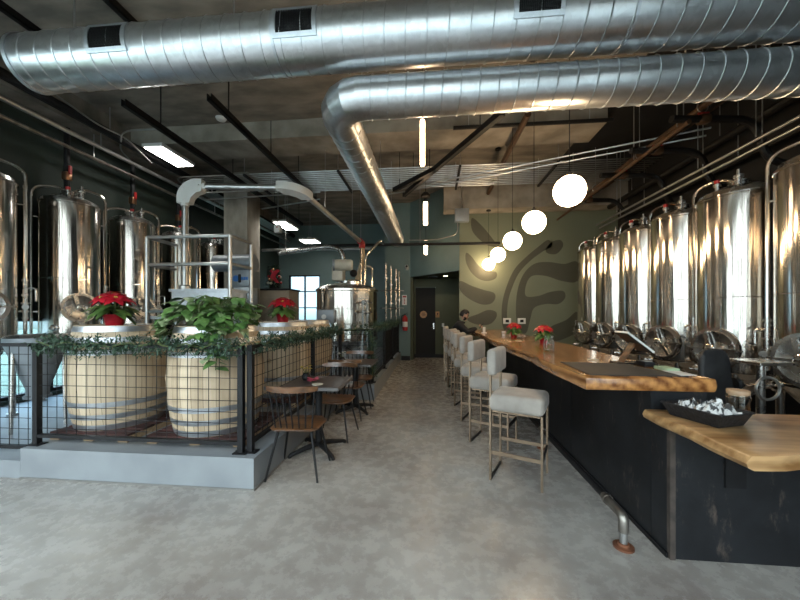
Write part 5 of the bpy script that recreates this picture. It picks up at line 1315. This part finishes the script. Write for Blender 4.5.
def build_body():
    k = Sk()
    hip = k.chain(None, [((0, 0, SZ + .07), .12)])[0]
    tor = k.chain(hip, [((.02, 0, SZ + .2), .115), ((.06, 0, SZ + .34), .125), ((.095, 0, SZ + .45), .10), ((.135, 0, SZ + .52), .055), ((.165, 0, SZ + .57), .052)])
    for sy in (-1, 1):
        A = arm_pts(sy)
        ids = k.chain(tor[2], [(A['sh'], .06), (A['sh'].lerp(A['el'], .5), .05), (A['el'], .042), (A['el'].lerp(A['wr'], .4), .04), (A['wr'], .026), (A['pa'], .03)])
        fd = (A['pa'] - A['wr']).normalized(); up = Vector((0, 0, 1)); side = fd.cross(up).normalized() * (-sy)
        for f, (off, L) in enumerate(((-.026, .065), (-.009, .078), (.009, .074), (.025, .058))):
            b = A['pa'] + up * off * .9 + fd * .03
            c1 = b + fd * L * .45 + side * .006; c2 = c1 + (fd * .5 - side * -.0 + Vector((0, -sy * .8, 0))).normalized() * L * .35; c3 = c2 + Vector((-.3, -sy, 0)).normalized() * L * .25
            k.chain(ids[-1], [(b, .0095), (c1, .0085), (c2, .008), (c3, .007)])
        b = A['pa'] + up * .03 - fd * .015
        k.chain(ids[-1], [(b, .011), (b + up * .025 + Vector((.01, -sy * .012, 0)), .0095), (b + up * .035 + Vector((.03, -sy * .03, 0)), .008)])
        k.chain(hip, [((.03, sy * .095, SZ + .06), .095), ((.22, sy * .12, SZ + .055), .08), ((.42, sy * .13, SZ + .03), .06), ((.40, sy * .13, SZ - .18), .055), ((.35, sy * .13, .36), .038), ((.37, sy * .13, .315), .036), ((.46, sy * .14, .295), .035), ((.52, sy * .145, .29), .022)])
    return skin_mesh(k.p, k.e, k.r, hip)
body = build_body()
# head: looks down at the phone, towards +X
hc = Vector((.205, 0, SZ + .665)); R = Matrix.Rotation(math.radians(24), 3, 'Y')
hd = MB().ball((0, 0, 0), .078, .074, .112, n=28, m=20)
for i, v in enumerate(hd.v):
    x, y, z = v
    if z < -.02: q = min(1, (-z - .02) / .09); y *= 1 - .32 * q; x = x * (1 - .12 * q) + .012 * q
    if x < 0: x *= 1.18
    if x > .03 and abs(abs(y) - .03) < .016 and abs(z - .01) < .014: x -= .007
    hd.v[i] = Vector((x, y, z))
hd.lathe([(.0, 0), (.008, .006), (.013, .03), (.014, .045), (0, .05)], 10, (.068, 0, .018), (.28, 0, -1))      # nose
hd.ball((.073, 0, -.052), .009, .022, .006, 10, 6).ball((.072, 0, -.062), .009, .019, .006, 10, 6)                # lips
for s in (-1, 1): hd.ball((-.006, s * .076, -.004), .018, .008, .03, 10, 8)                                        # ears
hd.ball((.062, 0, -.094), .018, .024, .014, 10, 6)                                                                 # chin
hd.v = [hc + R @ v for v in hd.v]
body.add(hd.v, hd.f)
P0 = Vector((.52, 7.54, 0))
pr = thing('person', 'person in a black jacket seated at the bar end, head bent over a phone', 'person', tuple(P0), -.08)
bo = obj('body', body, M['skin'], pr, recalc=True)
rm = bo.modifiers.new('remesh', 'REMESH'); rm.mode = 'VOXEL'; rm.voxel_size = .0065; rm.use_smooth_shade = True
# eyes, brows, hair, beard
ey = MB()
for s in (-1, 1): ey.ball(hc + R @ Vector((.066, s * .03, .012)), .010, .012, .009, 10, 8)
obj('eyes', ey, M['black'], pr)
hair = MB(); hb_ = MB().ball((0, 0, 0), .088, .082, .118, n=28, m=18); keep = []
hv = []
for v in hb_.v:
    x, y, z = v
    if x < 0: x *= 1.2
    x -= .008
    hv.append(Vector((x, y, z + .012)))
ok = [all((hv[i].z > .055 and hv[i].x > .03) or (hv[i].x <= .03 and hv[i].z > -.05 - .6 * min(0, hv[i].x + .02) * 0 and (hv[i].x < -.02 or hv[i].z > .02)) for i in f) for f in hb_.f]
hair.add([hc + R @ (v + Vector((0, 0, 0))) for v in hv], [f for f, k in zip(hb_.f, ok) if k])
ho = obj('hair', hair, M['hair'], pr); sm = ho.modifiers.new('thick', 'SOLIDIFY'); sm.thickness = .014; sm.offset = 0
brd = MB(); bv = MB().ball((0, 0, 0), .082, .078, .114, n=28, m=18); hv = []
for v in bv.v:
    x, y, z = v
    if z < -.02: q = min(1, (-z - .02) / .09); y *= 1 - .30 * q; x = x * (1 - .10 * q) + .016 * q
    hv.append(Vector((x, y, z)))
brd.add([hc + R @ v for v in hv], [f for f in bv.f if all(hv[i].z < -.03 and hv[i].x > .0 and not (hv[i].x > .055 and abs(hv[i].y) < .03 and -.068 < hv[i].z < -.045) for i in f)])
bdo = obj('beard', brd, M['hair'], pr); sm = bdo.modifiers.new('thick', 'SOLIDIFY'); sm.thickness = .008; sm.offset = .5
brow = MB()
for s in (-1, 1): brow.tube([hc + R @ Vector((.074, s * .018, .03)), hc + R @ Vector((.072, s * .034, .036)), hc + R @ Vector((.062, s * .05, .03))], .005, 6)
obj('eyebrows', brow, M['hair'], pr)
# jacket
k = Sk(); hip = k.chain(None, [((-.01, 0, SZ + .05), .145)])[0]
tor = k.chain(hip, [((.01, 0, SZ + .2), .145), ((.05, 0, SZ + .34), .15), ((.085, 0, SZ + .45), .118), ((.125, 0, SZ + .525), .075)])
for sy in (-1, 1):
    A = arm_pts(sy); k.chain(tor[2], [(A['sh'], .075), (A['sh'].lerp(A['el'], .5), .064), (A['el'], .056), (A['el'].lerp(A['wr'], .5), .05), (A['el'].lerp(A['wr'], .93), .037)])
jk = skin_mesh(k.p, k.e, k.r, hip); obj('jacket', jk, M['jacket'], pr)
obj('jacket_collar', MB().tube([Vector((.135, 0, SZ + .525)) + Vector((.066 * math.cos(a) - .005, .066 * math.sin(a), - .025 * math.cos(a))) for a in [2 * PI * i / 20 for i in range(20)]], .02, 8, closed=True), M['jacket'], pr)
k = Sk(); hip = k.chain(None, [((0, 0, SZ + .085), .12)])[0]
for sy in (-1, 1):
    k.chain(hip, [((.03, sy * .095, SZ + .085), .098), ((.22, sy * .12, SZ + .08), .09), ((.42, sy * .13, SZ + .045), .074), ((.405, sy * .13, SZ - .18), .068), ((.352, sy * .13, .38), .054)])
obj('trousers', skin_mesh(k.p, k.e, k.r, hip), M['trousers'], pr)
for sy in (-1, 1):
    s = MB().rbox(.44, sy * .137, .305, .26, .09, .075, .032, 3); obj('shoe', s, M['shoe'], pr)
ph = thing('phone', 'black phone held by the seated person over the bar', 'phone', tuple(P0 + Vector((.56, -.045, SZ + .40))), -.08)
c = Vector((0, 0, .03)); n = Vector((-.8, 0, .6)).normalized(); u = Vector((.6, 0, .8)).normalized(); w_ = Vector((0, 1, 0))
obj('case', plate(c, .072, .036, .009), M['black'], ph); obj('screen', plate(c + n * .0092, .067, .033, .001), M['screen'], ph)
# ================================================================== WORLD, CAMERA
w = bpy.data.worlds.new('daylight'); S.world = w; w.use_nodes = True
nt = w.node_tree; bg = nt.nodes['Background']
tc = nt.nodes.new('ShaderNodeTexCoord'); sp = nt.nodes.new('ShaderNodeSeparateXYZ'); rp = nt.nodes.new('ShaderNodeValToRGB')
nt.links.new(tc.outputs['Generated'], sp.inputs[0]); 
mr = nt.nodes.new('ShaderNodeMapRange'); mr.inputs['From Min'].default_value = -1; nt.links.new(sp.outputs['Z'], mr.inputs['Value'])
nt.links.new(mr.outputs['Result'], rp.inputs['Fac']); nt.links.new(rp.outputs['Color'], bg.inputs['Color'])
e = rp.color_ramp.elements
e[0].position = .48; e[0].color = (.06, .075, .06, 1); e[1].position = .70; e[1].color = (.86, .94, 1, 1)
x = e.new(.505); x.color = (.22, .24, .245, 1)
x = e.new(.62); x.color = (.26, .28, .285, 1)
x = e.new(1.0); x.color = (.62, .80, 1, 1)
bg.inputs['Strength'].default_value = 15.0
cd = bpy.data.cameras.new('camera'); cam = bpy.data.objects.new('camera', cd); COL.objects.link(cam)
cd.sensor_width = 36; cd.lens = F / 800 * 36; cd.shift_y = (HZ - 300) / 800; cd.clip_start = .05; cd.clip_end = 200
cam.location = (0, 0, CH); cam.rotation_euler = (PI / 2, 0, TH)
S.camera = cam
S.view_settings.view_transform = 'Standard'; S.view_settings.look = 'None'; S.view_settings.gamma = 1
S.view_settings.use_curve_mapping = False; S.view_settings.exposure = 0.36
c = S.cycles
c.use_denoising = True; c.max_bounces = 8; c.diffuse_bounces = 4; c.glossy_bounces = 5; c.transparent_max_bounces = 12
c.sample_clamp_indirect = 6; c.caustics_reflective = False; c.caustics_refractive = False
